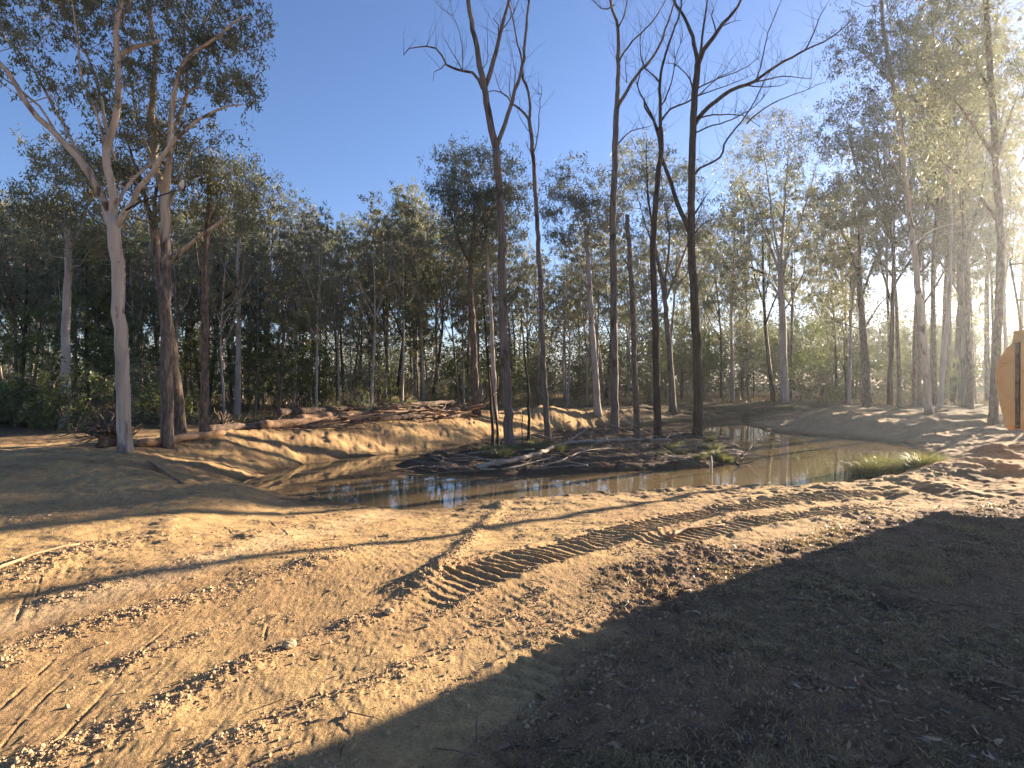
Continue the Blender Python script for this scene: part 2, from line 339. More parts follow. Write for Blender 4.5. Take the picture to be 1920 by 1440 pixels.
def micro(x, y):
    r = np.hypot(x, y)
    ds = sdist(SHORE, x, y)
    near = sstep(16, 9, r)
    gm = grass_mask(x, y)
    z = 0.030 * fbm(x * .9, y * .9, 3, 41) + 0.012 * fbm(x * 3.5, y * 3.5, 3, 43)
    cl = np.zeros_like(x)                       # clod density, 0..1
    for P, wd, hh in zip(SAND_LINES, LINE_W, LINE_H):
        d, s, a, L = pdist(P, x, y)
        prof = np.exp(-(d / wd) ** 2)
        brk = 0.55 + 0.45 * fbm(a * 1.2, d * 0 + hh * 100, 2, 45)
        z = z + hh * prof * brk * (0.75 + 0.5 * vnoise(x * 26, y * 26, 46))
        cl = np.maximum(cl, np.exp(-(d / (wd * 1.25)) ** 2) * brk)
    for k, P in enumerate(TRACKS):
        d, s, a, L = pdist(P, x, y)
        half = (0.27, 0.21, 0.18, 0.12, 0.16)[k]
        band = sstep(half + .05, half - .05, d) * sstep(-0.02, 1.5, a + .3 * fbm(x * 2, y * 2, 2, 80)) * sstep(L, L - .8, a)
        ph = (a + 0.10 * s * d + 0.07 * fbm(x * 2.2, y * 2.2, 3, 47)) / (0.12, 0.12, 0.13, 0.11, 0.085)[k]
        rid = np.abs((ph % 1) - 0.5) * 2
        rid = sstep(0.30, 0.80, rid + .28 * fbm(x * 16, y * 16, 3, 90))
        broken = 0.45 + 0.65 * sstep(-0.35, 0.35, fbm(x * 3, y * 3, 4, 48)) * (.6 + .8 * vnoise(np.floor(ph) * 1.7, s * 0 + k, 79))
        z = z + band * (-0.020 + 0.037 * rid * broken) * (1, .95, .8, .7, .07)[k]
        z = z + (.03, .03, .02, .015, .0)[k] * np.exp(-((d - half - .07) / .06) ** 2) * (0.5 + 0.9 * vnoise(x * 9, y * 9, 49)) * sstep(L, L - 0.5, a) * sstep(.05, .9, a)
        cl = np.maximum(cl, (.8, .8, .5, .4, .0)[k] * np.exp(-((d - half - .05) / .1) ** 2) * sstep(-0.2, .5, fbm(x * 2, y * 2, 2, 50)))
    for P in GROOVES:
        d, s, a, L = pdist(P, x, y)
        z = z - 0.008 * np.exp(-(d / .008) ** 2) * (.1 + 1.1 * vnoise(a * 7, a * 0, 77)) + 0.003 * np.exp(-((d - .018) / .010) ** 2) * (s > 0) * vnoise(a * 9, a * 0, 78)
    # patches of crumbly soil
    pat = sstep(0.22, 0.5, fbm(x * .8 + 3, y * .8, 4, 51)) * (1 - gm)
    cl = np.maximum(cl, 0.42 * pat)
    rough = np.clip(cl + 0.55 * gm, 0, 1)
    z = z + near * np.clip(cl * .7 + .8 * gm, 0, 1) * ((0.018 + .016 * gm) * fbm(x * 12, y * 12, 4, 52) + 0.012 * np.abs(fbm(x * 34, y * 34, 2, 53)))
    z = z + near * gm * .030 * fbm((x * .8 + y * .6) * 2.2, (y * .8 - x * .6) * 6.5, 3, 86)
    z = z + near * 0.0035 * fbm(x * 40, y * 18, 2, 54)
    # scrape marks of the blade across the flattened sand, and on the banks
    u = x * 0.86 + y * 0.51
    z = z + near * (1 - gm) * 0.0012 * np.sin(u * 70 + 3 * fbm(x, y, 2, 55)) * sstep(0.1, .4, fbm(x * .7, y * .7, 2, 56))
    mid_ = sstep(5, 7, r) * sstep(30, 20, r)
    z = z + mid_ * .022 * fbm(x * 3.5 - y, y * 5, 4, 87) + mid_ * .03 * np.maximum(0, fbm(x * 1.4, y * 3.2, 4, 88)) * sstep(1, -3, x)
    bank = sstep(0, .4, ds) * sstep(4.5, 2.0, ds)
    z = z + sstep(4, 8, x) * sstep(11, 15, y) * sstep(.3, 2, ds) * (1 - .5 * gm) * 0.30 * (fbm(x * .55 + 2, y * .9, 5, 65))
    z = z + bank * 0.05 * fbm(x * 2.2, y * 1.2, 4, 57) * sstep(8, 11, r)
    z = z + bank * sstep(9, 12, r) * 0.05 * np.abs(fbm(x * 5, y * 5, 3, 58)) + 0.10 * sstep(4, 8, x) * sstep(11, 14, y) * sstep(.2, 1.5, ds) * np.abs(fbm(x * .9 + y * .5, y * 1.8, 4, 62)) + bank * sstep(9, 12, r) * .03 * np.sin(x * 6 - y * 2 + 4 * fbm(x, y, 2, 63)) * sstep(0, .4, fbm(x * .5, y * .5, 2, 64))
    isl = -sdist(ISLE, x, y)
    z = z + sstep(-.05, .2, isl) * 0.07 * fbm(x * 4, y * 4, 4, 59)
    z = z + sstep(1.0, 5.0, sdist(SHORE, x, y)) * sstep(12, 16, r) * 0.08 * fbm(x * 1.2, y * 1.2, 4, 60)
    lump = np.exp(-((ds) / .35) ** 2) * sstep(10, 11, r)
    z = z + lump * 0.09 * np.maximum(0, fbm(x * 4, y * 4, 3, 61))
    return z, cl, gm, ds
GRID = {}
def look(which, X, Y):
    """height (or distance to the shore) read off the finished ground"""
    a = np.interp(math.atan2(X, Y), GRID['ang'], np.arange(len(GRID['ang']))); r = np.interp(math.log(max(math.hypot(X, Y), .06)), GRID['lr'], np.arange(len(GRID['lr'])))
    G = GRID[which]; i = min(int(a), G.shape[0] - 2); j = min(int(r), G.shape[1] - 2); u = a - i; v = r - j
    return float((G[i, j] * (1 - v) + G[i, j + 1] * v) * (1 - u) + (G[i + 1, j] * (1 - v) + G[i + 1, j + 1] * v) * u)
def ground():
    ang = np.concatenate([np.arange(-180, -50, 4), np.arange(-50, -43, 0.7), np.linspace(-43, 43, 1150), np.arange(43.7, 50, 0.7), np.arange(50, 180, 4)])
    ang = np.radians(ang)
    rr = np.concatenate([[0.05, 0.3, 0.6, 0.9, 1.2, 1.5, 1.8], np.geomspace(2.1, 13, 640), np.geomspace(13.1, 40, 230), np.geomspace(41, 400, 50)])
    A, Rr = np.meshgrid(ang, rr, indexing='ij')
    x = (np.sin(A) * Rr); y = (np.cos(A) * Rr)
    sh = x.shape; x = x.ravel(); y = y.ravel()
    z0 = macro(x, y); zm, cl, gm, ds = micro(x, y)
    z = z0 + zm
    na, nr = sh
    GRID.update(ang=ang, lr=np.log(rr), macro=z0.reshape(sh), full=z.reshape(sh), ds=ds.reshape(sh))
    i = np.arange(na)[:, None]; j = np.arange(nr - 1)[None]
    i2 = (i + 1) % na
    q = np.stack([i * nr + j, i * nr + j + 1, i2 * nr + j + 1, i2 * nr + j], -1).reshape(-1, 4)[:, ::-1]
    mb = MB(); mb.add(np.stack([x, y, z], 1), q)
    # real surface colours
    def C(*c): return np.array(c)[None]
    n1 = (fbm(x * .6, y * .6, 4, 71) * .5 + .5)[:, None]; n2 = (fbm(x * 2.7, y * 2.7, 4, 72) * .5 + .5)[:, None]
    sand = C(.53, .372, .172) * (1 - n1) + C(.46, .295, .130) * n1
    sand = sand * (1 - .5 * n2) + C(.36, .235, .14) * .5 * n2
    damp = sstep(.02, .42, fbm(x * .42 + 7, y * .62, 5, 75) + .25 * fbm(x * 3, y * 3, 3, 76))[:, None]
    sand = sand * (1 - .42 * damp) + C(.30, .185, .095) * .42 * damp
    path = np.exp(-(pdist(PALE, x, y)[0] / .28) ** 4)[:, None] * (.6 + .4 * n2)
    sand = sand * (1 - .5 * path) + C(.58, .43, .26) * .5 * path
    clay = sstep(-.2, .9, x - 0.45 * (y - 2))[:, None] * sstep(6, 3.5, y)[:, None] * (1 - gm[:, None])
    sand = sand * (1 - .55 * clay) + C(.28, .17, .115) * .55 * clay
    sand = sand * (1 - .25 * cl[:, None]) + C(.33, .215, .125) * .25 * cl[:, None]
    soil = C(.34, .215, .125) * (1 - n2) + C(.19, .12, .07) * n2
    floor_ = C(.15, .11, .062) * (1 - n1) + C(.10, .085, .045) * n1
    mud = sstep(.15, .5, fbm(x * 1.5, y * 1.5, 4, 74))[:, None]; soil = soil * (1 - .6 * mud) + C(.085, .06, .042) * .6 * mud
    fk = sstep(14, 24, np.hypot(x, y))[:, None]
    soil = soil * (1 - fk) + floor_ * fk
    g = gm[:, None]
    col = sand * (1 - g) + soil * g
    rightbank = (sstep(4, 8, x) * sstep(11, 14, y))[:, None] * (1 - g)
    col = col * (1 - .5 * rightbank) + (C(.22, .16, .115) * n2 + C(.46, .34, .22) * (1 - n2)) * .5 * rightbank
    leftbank = (sstep(-1, -6, x) * sstep(8, 11, y))[:, None] * (1 - g) * sstep(-.15, .35, fbm(x * .8 + y * .3, y * 2.6, 5, 92))[:, None]
    col = col * (1 - .6 * leftbank) + C(.20, .125, .075) * .6 * leftbank
    wet = np.exp(-(np.maximum(z - ZW, 0) / .09) ** 2)[:, None] * (sstep(1.5, .3, ds)[:, None])
    col = col * (1 - .8 * wet) + C(.11, .075, .045) * .8 * wet
    isl = sstep(-.15, .1, -sdist(ISLE, x, y))[:, None]
    col = col * (1 - isl) + (C(.085, .06, .04) * (1 - n2) + C(.13, .088, .055) * n2) * isl
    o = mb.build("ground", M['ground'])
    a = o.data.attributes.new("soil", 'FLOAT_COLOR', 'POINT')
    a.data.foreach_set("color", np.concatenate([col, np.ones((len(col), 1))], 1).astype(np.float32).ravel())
    tag(o, kind='structure')
m, n, l, p = mat("earth")
a = n.new("ShaderNodeAttribute"); a.attribute_name = "soil"
v = mapping(n, l, (1, 1, 1))
t1 = noise_node(n, l, 9, 8, v, 0.65); t2 = noise_node(n, l, 60, 6, v, 0.65); t3 = noise_node(n, l, 260, 3, v, .6)
r1 = ramp(n, [(0.25, (.62, .60, .58)), (0.5, (.95, .95, .95)), (0.75, (1.22, 1.2, 1.16))]); l.new(t1.outputs[0], r1.inputs[0])
r2 = ramp(n, [(0.3, (.60, .58, .56)), (0.5, (1, 1, 1)), (0.72, (1.3, 1.27, 1.2))]); l.new(t2.outputs[0], r2.inputs[0])
m1 = n.new("ShaderNodeMix"); m1.data_type = 'RGBA'; m1.blend_type = 'MULTIPLY'; m1.inputs[0].default_value = 1
m2 = n.new("ShaderNodeMix"); m2.data_type = 'RGBA'; m2.blend_type = 'MULTIPLY'; m2.inputs[0].default_value = 1
l.new(a.outputs["Color"], m1.inputs[6]); l.new(r1.outputs[0], m1.inputs[7]); l.new(m1.outputs[2], m2.inputs[6]); l.new(r2.outputs[0], m2.inputs[7])
l.new(m2.outputs[2], p.inputs["Base Color"]); p.inputs["Roughness"].default_value = 0.95; p.inputs["Specular IOR Level"].default_value = 0.15
ad = n.new("ShaderNodeMath"); ad.operation = 'MULTIPLY_ADD'; l.new(t3.outputs[0], ad.inputs[0]); ad.inputs[1].default_value = .35; l.new(t2.outputs[0], ad.inputs[2])
bump(n, l, ad.outputs[0], 0.9, 0.03, p)
M['ground'] = m
ground()
def H(x, y): return look('macro', x, y)
# ---------------------------------------------------------------- water
m, n, l, p = mat("muddy water")
p.inputs["Base Color"].default_value = (.16, .115, .06, 1); p.inputs["Roughness"].default_value = 0.02; p.inputs["IOR"].default_value = 1.33
v = mapping(n, l, (1, 1, 1)); t = noise_node(n, l, 2.2, 3, v); bump(n, l, t.outputs[0], 0.05, 0.05, p)
mb = MB()
x0, x1 = SHORE[:, 0].min() - 1, SHORE[:, 0].max() + 1; y0, y1 = SHORE[:, 1].min() - .8, SHORE[:, 1].max() + 1
mb.add([(x0, y0, ZW), (x1, y0, ZW), (x1, y1, ZW), (x0, y1, ZW)], [(0, 1, 2, 3)])
tag(mb.build("pond_water", m, smooth=False), kind='structure')
# ---------------------------------------------------------------- loose stuff on the ground
rng = np.random.default_rng(3)
def sample_region(n_, ymin, ymax, rng):
    """points spread over the visible foreground, denser close to the viewer"""
    Y = ymin * (ymax / ymin) ** rng.uniform(0, 1, n_); X = Y * rng.uniform(-.95, .95, n_); return X, Y
def clods():
    X, Y = sample_region(330000, 2.2, 13, rng)
    zm, cl, gm, ds = micro(X, Y)
    keep = (rng.uniform(0, 1, len(X)) < (cl ** 1.6) * .55 + 0.005 + .03 * gm) & (ds > 0.1)
    X, Y, zm = X[keep], Y[keep], zm[keep]; Z = macro(X, Y) + zm
    n_ = len(X); sz = 0.0030 + 0.009 * rng.uniform(0, 1, n_) ** 6 + 0.0028 * (Y / 5)
    ph = (1 + 5 ** .5) / 2
    iv = np.array([(-1, ph, 0), (1, ph, 0), (-1, -ph, 0), (1, -ph, 0), (0, -1, ph), (0, 1, ph), (0, -1, -ph), (0, 1, -ph), (ph, 0, -1), (ph, 0, 1), (-ph, 0, -1), (-ph, 0, 1)]) / 1.9
    fi = np.array([(0, 11, 5), (0, 5, 1), (0, 1, 7), (0, 7, 10), (0, 10, 11), (1, 5, 9), (5, 11, 4), (11, 10, 2), (10, 7, 6), (7, 1, 8), (3, 9, 4), (3, 4, 2), (3, 2, 6), (3, 6, 8), (3, 8, 9), (4, 9, 5), (2, 4, 11), (6, 2, 10), (8, 6, 7), (9, 8, 1)])
    v = iv[None] * rng.uniform(.55, 1.25, (n_, 12, 1)) * sz[:, None, None] * rng.uniform(.7, 1.3, (n_, 1, 3))
    v = v + np.stack([X, Y, Z + sz * .25], 1)[:, None]
    f = fi[None] + (np.arange(n_) * 12)[:, None, None]
    mb = MB(); mb.add(v.reshape(-1, 3), None, f.reshape(-1, 3))
    tag(mb.build("dirt_crumbs", M['clod'], smooth=False), kind='stuff', label="crumbs of dry sandy soil thrown up beside the track marks", cat="dirt")
m, n, l, p = mat("dry clod")
v = mapping(n, l, (1, 1, 1)); t = noise_node(n, l, 3, 4, v); r = ramp(n, [(0.3, (.27, .175, .10)), (.7, (.46, .33, .185))]); l.new(t.outputs[0], r.inputs[0]); l.new(r.outputs[0], p.inputs["Base Color"])
p.inputs["Roughness"].default_value = .95; M['clod'] = m
clods()
def foreground_grass():
    X, Y = sample_region(800000, 2.0, 14, rng)
    gm = grass_mask(X, Y); ds = sdist(SHORE, X, Y)
    pat = sstep(-.05, .30, fbm(X * 1.3, Y * 1.3, 4, 81)) * (.35 + .65 * sstep(-.1, .3, fbm(X * 6, Y * 6, 2, 84)))
    keep = (rng.uniform(0, 1, len(X)) < gm * (.04 + .96 * pat)) & (ds > .3) & (X > -3)
    X, Y = X[keep], Y[keep]; zm = micro(X, Y)[0]; Z = macro(X, Y) + zm
    h = 0.022 + 0.034 * sstep(-.1, .5, fbm(X * 2, Y * 2, 3, 82))
    green = np.clip(rng.normal(.55, .3, len(X)) - .5 * sstep(0, .5, fbm(X * .7 + 5, Y * .7, 3, 83)), 0, 1)
    mb = MB(); mb.blades(np.stack([X, Y, Z - .003], 1), h, 0.0035 + .0007 * Y, rng, 1.0, green)
    tag(mb.build("short_grass", M['drygrass'], tint=True), kind='stuff', label="short sparse dry grass on the right foreground", cat="grass")
foreground_grass()
def litter():
    X, Y = sample_region(34000, 2.0, 13, rng)
    gm = grass_mask(X, Y); keep = (rng.uniform(0, 1, len(X)) < gm * .45 * sstep(-.25, .35, fbm(X * 1.7, Y * 1.7, 3, 85)) + .003) & (sdist(SHORE, X, Y) > .2)
    X, Y = X[keep], Y[keep]; Z = macro(X, Y) + micro(X, Y)[0]; n_ = len(X)
    a = rng.uniform(0, 6.28, n_); L = rng.uniform(.012, .048, n_) * (1 + .7 * (rng.uniform(0, 1, n_) > .95)); W = L * rng.uniform(.09, .24, n_)
    d = np.stack([np.cos(a), np.sin(a), rng.normal(0, .18, n_)], 1); e = np.stack([-np.sin(a), np.cos(a), rng.normal(0, .35, n_)], 1)
    c = np.stack([X, Y, Z + .009], 1); up = np.array([0, 0, 1.0]); cv = rng.normal(.12, .22, n_)[:, None]; k = rng.normal(0, .35, n_)[:, None]
    S = []
    for t, w_ in ((-1, .12), (-.45, .9), (.25, 1.0), (1, .05)):
        mid = c + d * (L * t)[:, None] + up * (cv * L[:, None] * (t * t)) + e * (k * L[:, None] * t * t)
        S += [mid - e * (W * w_)[:, None] + up * (W * .3 * w_)[:, None], mid + e * (W * w_)[:, None] + up * (W * .3 * w_)[:, None]]
    v = np.stack(S, 1).reshape(-1, 3); q = np.arange(n_)[:, None] * 8
    f = np.concatenate([q + [0, 1, 3, 2], q + [2, 3, 5, 4], q + [4, 5, 7, 6]], 0)
    mb = MB(); mb.add(v, f, None, np.repeat(rng.uniform(0, 1, n_) ** 1.5, 8))
    tag(mb.build("fallen_leaves", M['litter'], tint=True), kind='stuff', label="long curled dead gum leaves scattered over grass and soil", cat="leaves")
litter()
# ================================================================ TREES
def resample(pts, step):
    pts = np.asarray(pts, float); seg = np.linalg.norm(np.diff(pts, axis=0), axis=1); s = np.concatenate([[0], np.cumsum(seg)])
    k = max(3, int(s[-1] / step) + 2); u = np.linspace(0, s[-1], k)
    # Catmull-Rom through the points for a smooth bend
    out = []
    P = np.vstack([2 * pts[0] - pts[1], pts, 2 * pts[-1] - pts[-2]])
    for q in u:
        i = min(np.searchsorted(s, q, 'right') - 1, len(seg) - 1); t = (q - s[i]) / max(seg[i], 1e-9)
        a, b, c, d = P[i], P[i + 1], P[i + 2], P[i + 3]
        out.append(.5 * ((2 * b) + (c - a) * t + (2 * a - 5 * b + 4 * c - d) * t * t + (3 * b - a - 3 * c + d) * t ** 3))
    return np.array(out)
class Tree:
    def __init__(s, seed, step=0.35):
        s.r = np.random.default_rng(seed); s.wood = MB(); s.twig = MB(); s.leaf = MB(); s.PA = np.zeros((256, 4)); s.k = 0; s.step = step
    @property
    def P(s): return s.PA[:s.k, :3]
    @property
    def Rn(s): return s.PA[:s.k, 3]
    def note(s, p, r):
        n = len(p)
        while s.k + n > len(s.PA): s.PA = np.vstack([s.PA, np.zeros_like(s.PA)])
        s.PA[s.k:s.k + n, :3] = p; s.PA[s.k:s.k + n, 3] = r; s.k += n
    def limb(s, pts, r0, r1, sides=8, flare=0.0, wob=0.05, nodes=True, power=1.0, jit=0.012, start=0.0):
        p = resample(pts, s.step); n = len(p); t = np.linspace(0, 1, n)
        p[1:-1] += s.r.normal(0, 1, (n - 2, 3)) * jit
        rad = r0 + (r1 - r0) * t ** power
        if flare: 
            hgt = np.abs(p[:, 2] - p[0, 2]); rad = rad * (1 + flare * np.exp(-hgt / .35))
        s.wood.tube(p, rad, sides, True, wob, s.r)
        if nodes:
            k = t >= start
            s.note(p[k], rad[k])
        return p
    def reach(s, c, rmax=0.05, sides=4, up=0.35, target=None, mb=None, zpen=1.3):
        """grow a branch from the nearest fitting wood to the point c"""
        P = s.P; d = np.linalg.norm(P - c, axis=1)
        cost = d + zpen * np.maximum(0, P[:, 2] - (c[2] - .45 * d)) + 0.02 / (s.Rn + .01) * 0.25
        i = int(np.argmin(cost)); a = P[i]; L = d[i]
        if L < .08: return
        m = max(4, int(L / max(.28, s.step * .9)) + 2); t = np.linspace(0, 1, m)[:, None]
        ctrl = a * .45 + c * .55 - np.array([0, 0, up * L * .35]) + s.r.normal(0, .10 * L, 3)
        p = a * (1 - t) ** 2 + 2 * ctrl * t * (1 - t) + c * t * t
        p[1:-1] += s.r.normal(0, 1, (m - 2, 3)) * min(.035 * L, .05)
        r0 = min(rmax, .72 * s.Rn[i], .007 + .0085 * L * 1.3); r1 = min(.004 + r0 * .12, r0)
        rad = r0 + (r1 - r0) * t[:, 0] ** .8
        (mb or s.wood).tube(p, rad, sides if r0 < .03 else 6, False)
        s.note(p[1:], rad[1:])
    def clump(s, c, size, n, length, width, droop=.7, tb=0.0):
        for q in range(3):
            e = c + s.r.normal(0, .55, 3) * size * np.array([1, 1, .6]); 
            p = np.array([c, (c + e) / 2 + s.r.normal(0, .06 * size, 3), e]); s.wood.tube(p, [.007, .005, .003], 3, False)
        k = max(2, int(n / 15)); sub = c + s.r.normal(0, .58, (k, 3)) * size * np.array([1, 1, .6])
        idx = s.r.integers(0, k, n)
        pts = sub[idx] + s.r.normal(0, .15, (n, 3)) * size * np.array([1, 1, 1.15]) 
        base = np.clip(s.r.normal(.45 + tb, .12), 0, 1); tint = np.clip(base + s.r.normal(0, .18, n), 0, 1)
        s.leaf.leaves(pts, length, width, s.r, droop, tint)
    def twigs(s, n, L, r0=.008, up=.8, mb=None):
        """bare twigs springing from the thinner wood"""
        P = s.P.copy(); Rn = s.Rn.copy(); ok = np.where(Rn < .05)[0]
        if not len(ok): return
        for i in s.r.choice(ok, n):
            d = s.r.normal(0, 1, 3); d[2] = abs(d[2]) * .7 + up; d /= np.linalg.norm(d)
            l_ = L * s.r.uniform(.3, 1.2); m = 5; t = np.linspace(0, 1, m)[:, None]
            p = P[i] + d * l_ * t + s.r.normal(0, .05 * l_, (m, 3)) * t + np.array([0, 0, .12 * l_]) * t * t
            r_ = min(r0, Rn[i] * .7); s.wood.tube(p, r_ + (.0025 - r_) * t[:, 0], 3, False)
            s.note(p[2:], r_ * .5)
    def finish(s, name, bark, leafm, loc, label=None, cat="tree", group=None):
        root = empty(name, loc); inv = np.asarray(loc, float)
        for v in s.wood.v: v -= inv
        s.wood.build("trunk", M[bark], root)
        if s.leaf.v:
            for v in s.leaf.v: v -= inv
            s.leaf.build("crown", M[leafm], root, smooth=False, tint=True)
        tag(root, label, cat, group); return root
def hero(name, seed, base, trunk, limbs, crowns, bark, leafm, label, r0, r1, D=None, leaf=(.115, .030), n=70, group=None, csize=.42,
         dead=0, flare=.35, step=.33, start=.45, rmax=.05, twl=.6, droop=.7, dspread=.8, cat="tree", tb=0.0):
    b = gp(*base); D = D or b[1]; T = Tree(seed, step)
    def w(px, py, dd=0): return atD(px, py, D + dd)
    pts = [w(*q) for q in trunk]; pts[0] = b + np.array([0, 0, -.12])
    T.limb(pts, r0, r1, 12, flare, .05, True, .9, start=start)
    for L in limbs:
        q, a, c, dd = L
        k = len(q); T.limb([w(x, y, dd * (i / (k - 1)) ** 1.2) for i, (x, y) in enumerate(q)], a, c, 7, 0, .04)
    cs = []
    for (cx, cy, rx, ry, m) in crowns:
        for _ in range(m):
            while True:
                u = T.r.uniform(-1, 1, 3)
                if .12 < (u ** 2).sum() < 1: break
            # favour the outer, upper shell of the crown
            u = u / np.linalg.norm(u) * (np.linalg.norm(u) ** .55)
            q = w(cx + u[0] * rx, cy + u[1] * ry); q[1] += u[2] * rx / F * D * dspread; q[0] += u[2] * rx / F * D * dspread * (cx - CX) / F
            cs.append(q)
    cs = np.array(cs)
    if len(cs):
        P = np.array(T.P); dmin = np.min(np.linalg.norm(cs[:, None] - P[None], axis=2), axis=1)
        for q in cs[np.argsort(dmin)]:
            T.reach(q, rmax)
            T.clump(q, csize * T.r.uniform(.7, 1.3), int(n * T.r.uniform(.6, 1.4)), leaf[0], leaf[1], droop, tb)
    if dead: T.twigs(dead, twl)
    return T.finish(name, bark, leafm, b, label, cat, group)
# ---- the two big gums standing on the left bank
hero("pale_gum_tree", 1, (234, 851), [(234, 851), (231, 750), (228, 650), (222, 550), (217, 470), (214, 432), (216, 405)],
     [([(214, 432), (212, 400), (214, 370), (205, 325), (198, 290), (208, 250), (218, 215), (223, 150), (219, 90), (220, 40), (230, -20), (226, -90)], .085, .035, -.5),
      ([(212, 435), (194, 378), (175, 340), (155, 310), (135, 282), (108, 258), (80, 228), (56, 205), (36, 165), (8, 130), (-35, 80), (-80, 20)], .075, .028, -.9),
      ([(190, 372), (182, 352), (167, 317), (146, 285), (112, 260), (83, 207), (33, 165), (0, 143), (-50, 118)], .038, .012, .6),
      ([(185, 365), (172, 330), (150, 293), (128, 250), (100, 200), (75, 150), (50, 110), (22, 85), (0, 58), (-30, 20)], .04, .012, 1.2),
      ([(218, 430), (228, 405), (243, 385), (262, 352), (285, 328), (300, 300), (322, 270), (348, 243), (380, 218), (420, 200), (455, 196)], .06, .014, -.8),
      ([(219, 385), (236, 350), (262, 322), (292, 300), (318, 275), (322, 220), (325, 170), (345, 120), (372, 95)], .035, .012, .8),
      ([(222, 118), (236, 96), (262, 86), (302, 74)], .045, .035, -.1),
      ([(215, 300), (200, 240), (188, 180), (170, 120), (148, 80), (140, 20), (136, -40)], .035, .012, .7),
      ([(195, 280), (188, 230), (160, 170), (150, 120), (142, 60), (135, 0)], .03, .010, -.8),
      ([(218, 60), (235, 20), (260, -30), (280, -90)], .04, .015, -.6)],
     [(70, 20, 110, 55, 20), (170, 20, 90, 60, 18), (150, -70, 200, 70, 30), (30, 130, 60, 70, 6), (235, 40, 60, 60, 10), (-60, 40, 90, 90, 10), (150, 170, 60, 60, 7), (215, 175, 60, 60, 8)],
     'cream', 'leaf', "tall smooth pale gum with a grey foot standing on the left bank", .128, .118, leaf=(.11, .032), n=92, csize=.36, dead=25, start=.75, flare=.22)
hero("rough_barked_gum_tree", 2, (314, 838), [(314, 838), (313, 700), (311, 600), (309, 500), (311, 430), (309, 362)],
     [([(309, 364), (300, 340), (294, 318), (290, 272), (285, 205), (288, 150), (291, 100), (284, 40), (277, -20), (280, -90)], .09, .035, .6),
      ([(309, 364), (314, 330), (316, 295), (319, 250), (324, 185), (336, 140), (352, 108), (374, 92), (405, 72), (432, 46), (455, 30)], .085, .018, -.7),
      ([(316, 295), (322, 250), (345, 190), (350, 120), (345, 60), (350, 0), (360, -60)], .045, .02, .7),
      ([(327, 486), (350, 463), (400, 427), (424, 405)], .05, .03, -.5),
      ([(300, 345), (285, 300), (262, 240), (250, 180), (240, 110), (252, 40)], .04, .014, .9),
      ([(352, 108), (375, 60), (395, 20), (430, -30)], .035, .012, .3),
      ([(312, 400), (335, 350), (345, 310), (362, 275), (384, 255)], .02, .006, .6)],
     [(415, 130, 62, 50, 20), (440, 165, 48, 26, 9), (400, 40, 80, 50, 18), (470, 50, 40, 38, 8), (330, 20, 80, 60, 18), (370, -80, 110, 70, 22), (250, 215, 75, 55, 10), (285, 300, 80, 45, 10), (235, 100, 50, 60, 8), (360, 250, 60, 40, 8), (300, 130, 60, 60, 8)],
     'halfrough', 'leaf', "big gum with dark scaly lower bark, just right of the pale gum", .128, .095, leaf=(.11, .032), n=98, csize=.36, dead=25, start=.8, flare=.18)
# ---- dead trees of the island
dead_label = []
hero("dead_forked_tree", 3, (956, 842), [(956, 842), (949, 700), (944, 600), (941, 450), (936, 350), (930, 275)],
     [([(930, 278), (921, 240), (914, 200), (908, 162), (900, 125), (892, 80), (884, 40), (878, 0), (874, -60), (866, -120)], .115, .04, -.2),
      ([(932, 278), (938, 255), (950, 225), (960, 190), (970, 155), (980, 122), (984, 80), (987, 40), (992, 0), (998, -60)], .07, .022, .7),
      ([(909, 165), (918, 140), (930, 100), (938, 60), (950, 20), (958, -20), (975, -80)], .075, .025, .4),
      ([(904, 166), (896, 148), (886, 137), (870, 135), (848, 127), (836, 120), (830, 105), (818, 92), (800, 86), (786, 90), (767, 90), (757, 103)], .045, .012, -.6),
      ([(836, 118), (830, 128), (815, 133), (812, 152)], .018, .006, 0), ([(868, 134), (858, 115), (845, 95), (835, 75), (825, 58)], .018, .004, .3),
      ([(932, 100), (935, 70), (934, 45), (925, 35)], .022, .012, 0), ([(938, 60), (952, 40), (965, 20), (975, -5)], .02, .008, .3),
      ([(868, 134), (866, 90), (862, 60), (850, 30), (840, -10)], .016, .004, .5), ([(850, 30), (825, 15), (812, 0)], .01, .003, .2),
      ([(905, 130), (915, 110), (913, 60), (915, 15)], .012, .003, .3), ([(960, 190), (965, 140), (955, 80), (948, 40)], .012, .003, -.3)],
     [], 'grey', 'leaf', "tall dead tree leaning left and forking wide, on the left part of the island", .145, .11, dead=95, twl=1.0, start=.9, flare=.5, step=.28)
hero("dead_slender_tree", 4, (1029, 826), [(1029, 826), (1022, 740), (1016, 600), (1009, 440), (1003, 340), (999, 290), (996, 245), (992, 224)],
     [([(993, 226), (978, 208), (960, 193), (948, 178), (940, 173), (925, 170), (912, 173)], .05, .012, -.4), ([(992, 228), (994, 205), (988, 165), (980, 145), (978, 110), (970, 80), (962, 40), (955, 0), (950, -50)], .05, .012, .5),
      ([(1001, 285), (1007, 262), (1010, 226), (1013, 195), (1016, 166)], .025, .008, .3), ([(1000, 295), (992, 280), (986, 266)], .02, .012, -.1), ([(1004, 390), (1010, 365), (1017, 335)], .014, .005, .2),
      ([(940, 173), (930, 150), (922, 120)], .012, .004, .2), ([(960, 193), (955, 160), (958, 110), (950, 70)], .012, .004, .3), ([(996, 250), (980, 230), (968, 200)], .016, .005, .2)],
     [], 'grey', 'leaf', "slender dead tree with an elbow, just right of the leaning forked one", .105, .062, dead=70, twl=.8, start=.9, flare=.45, step=.28)
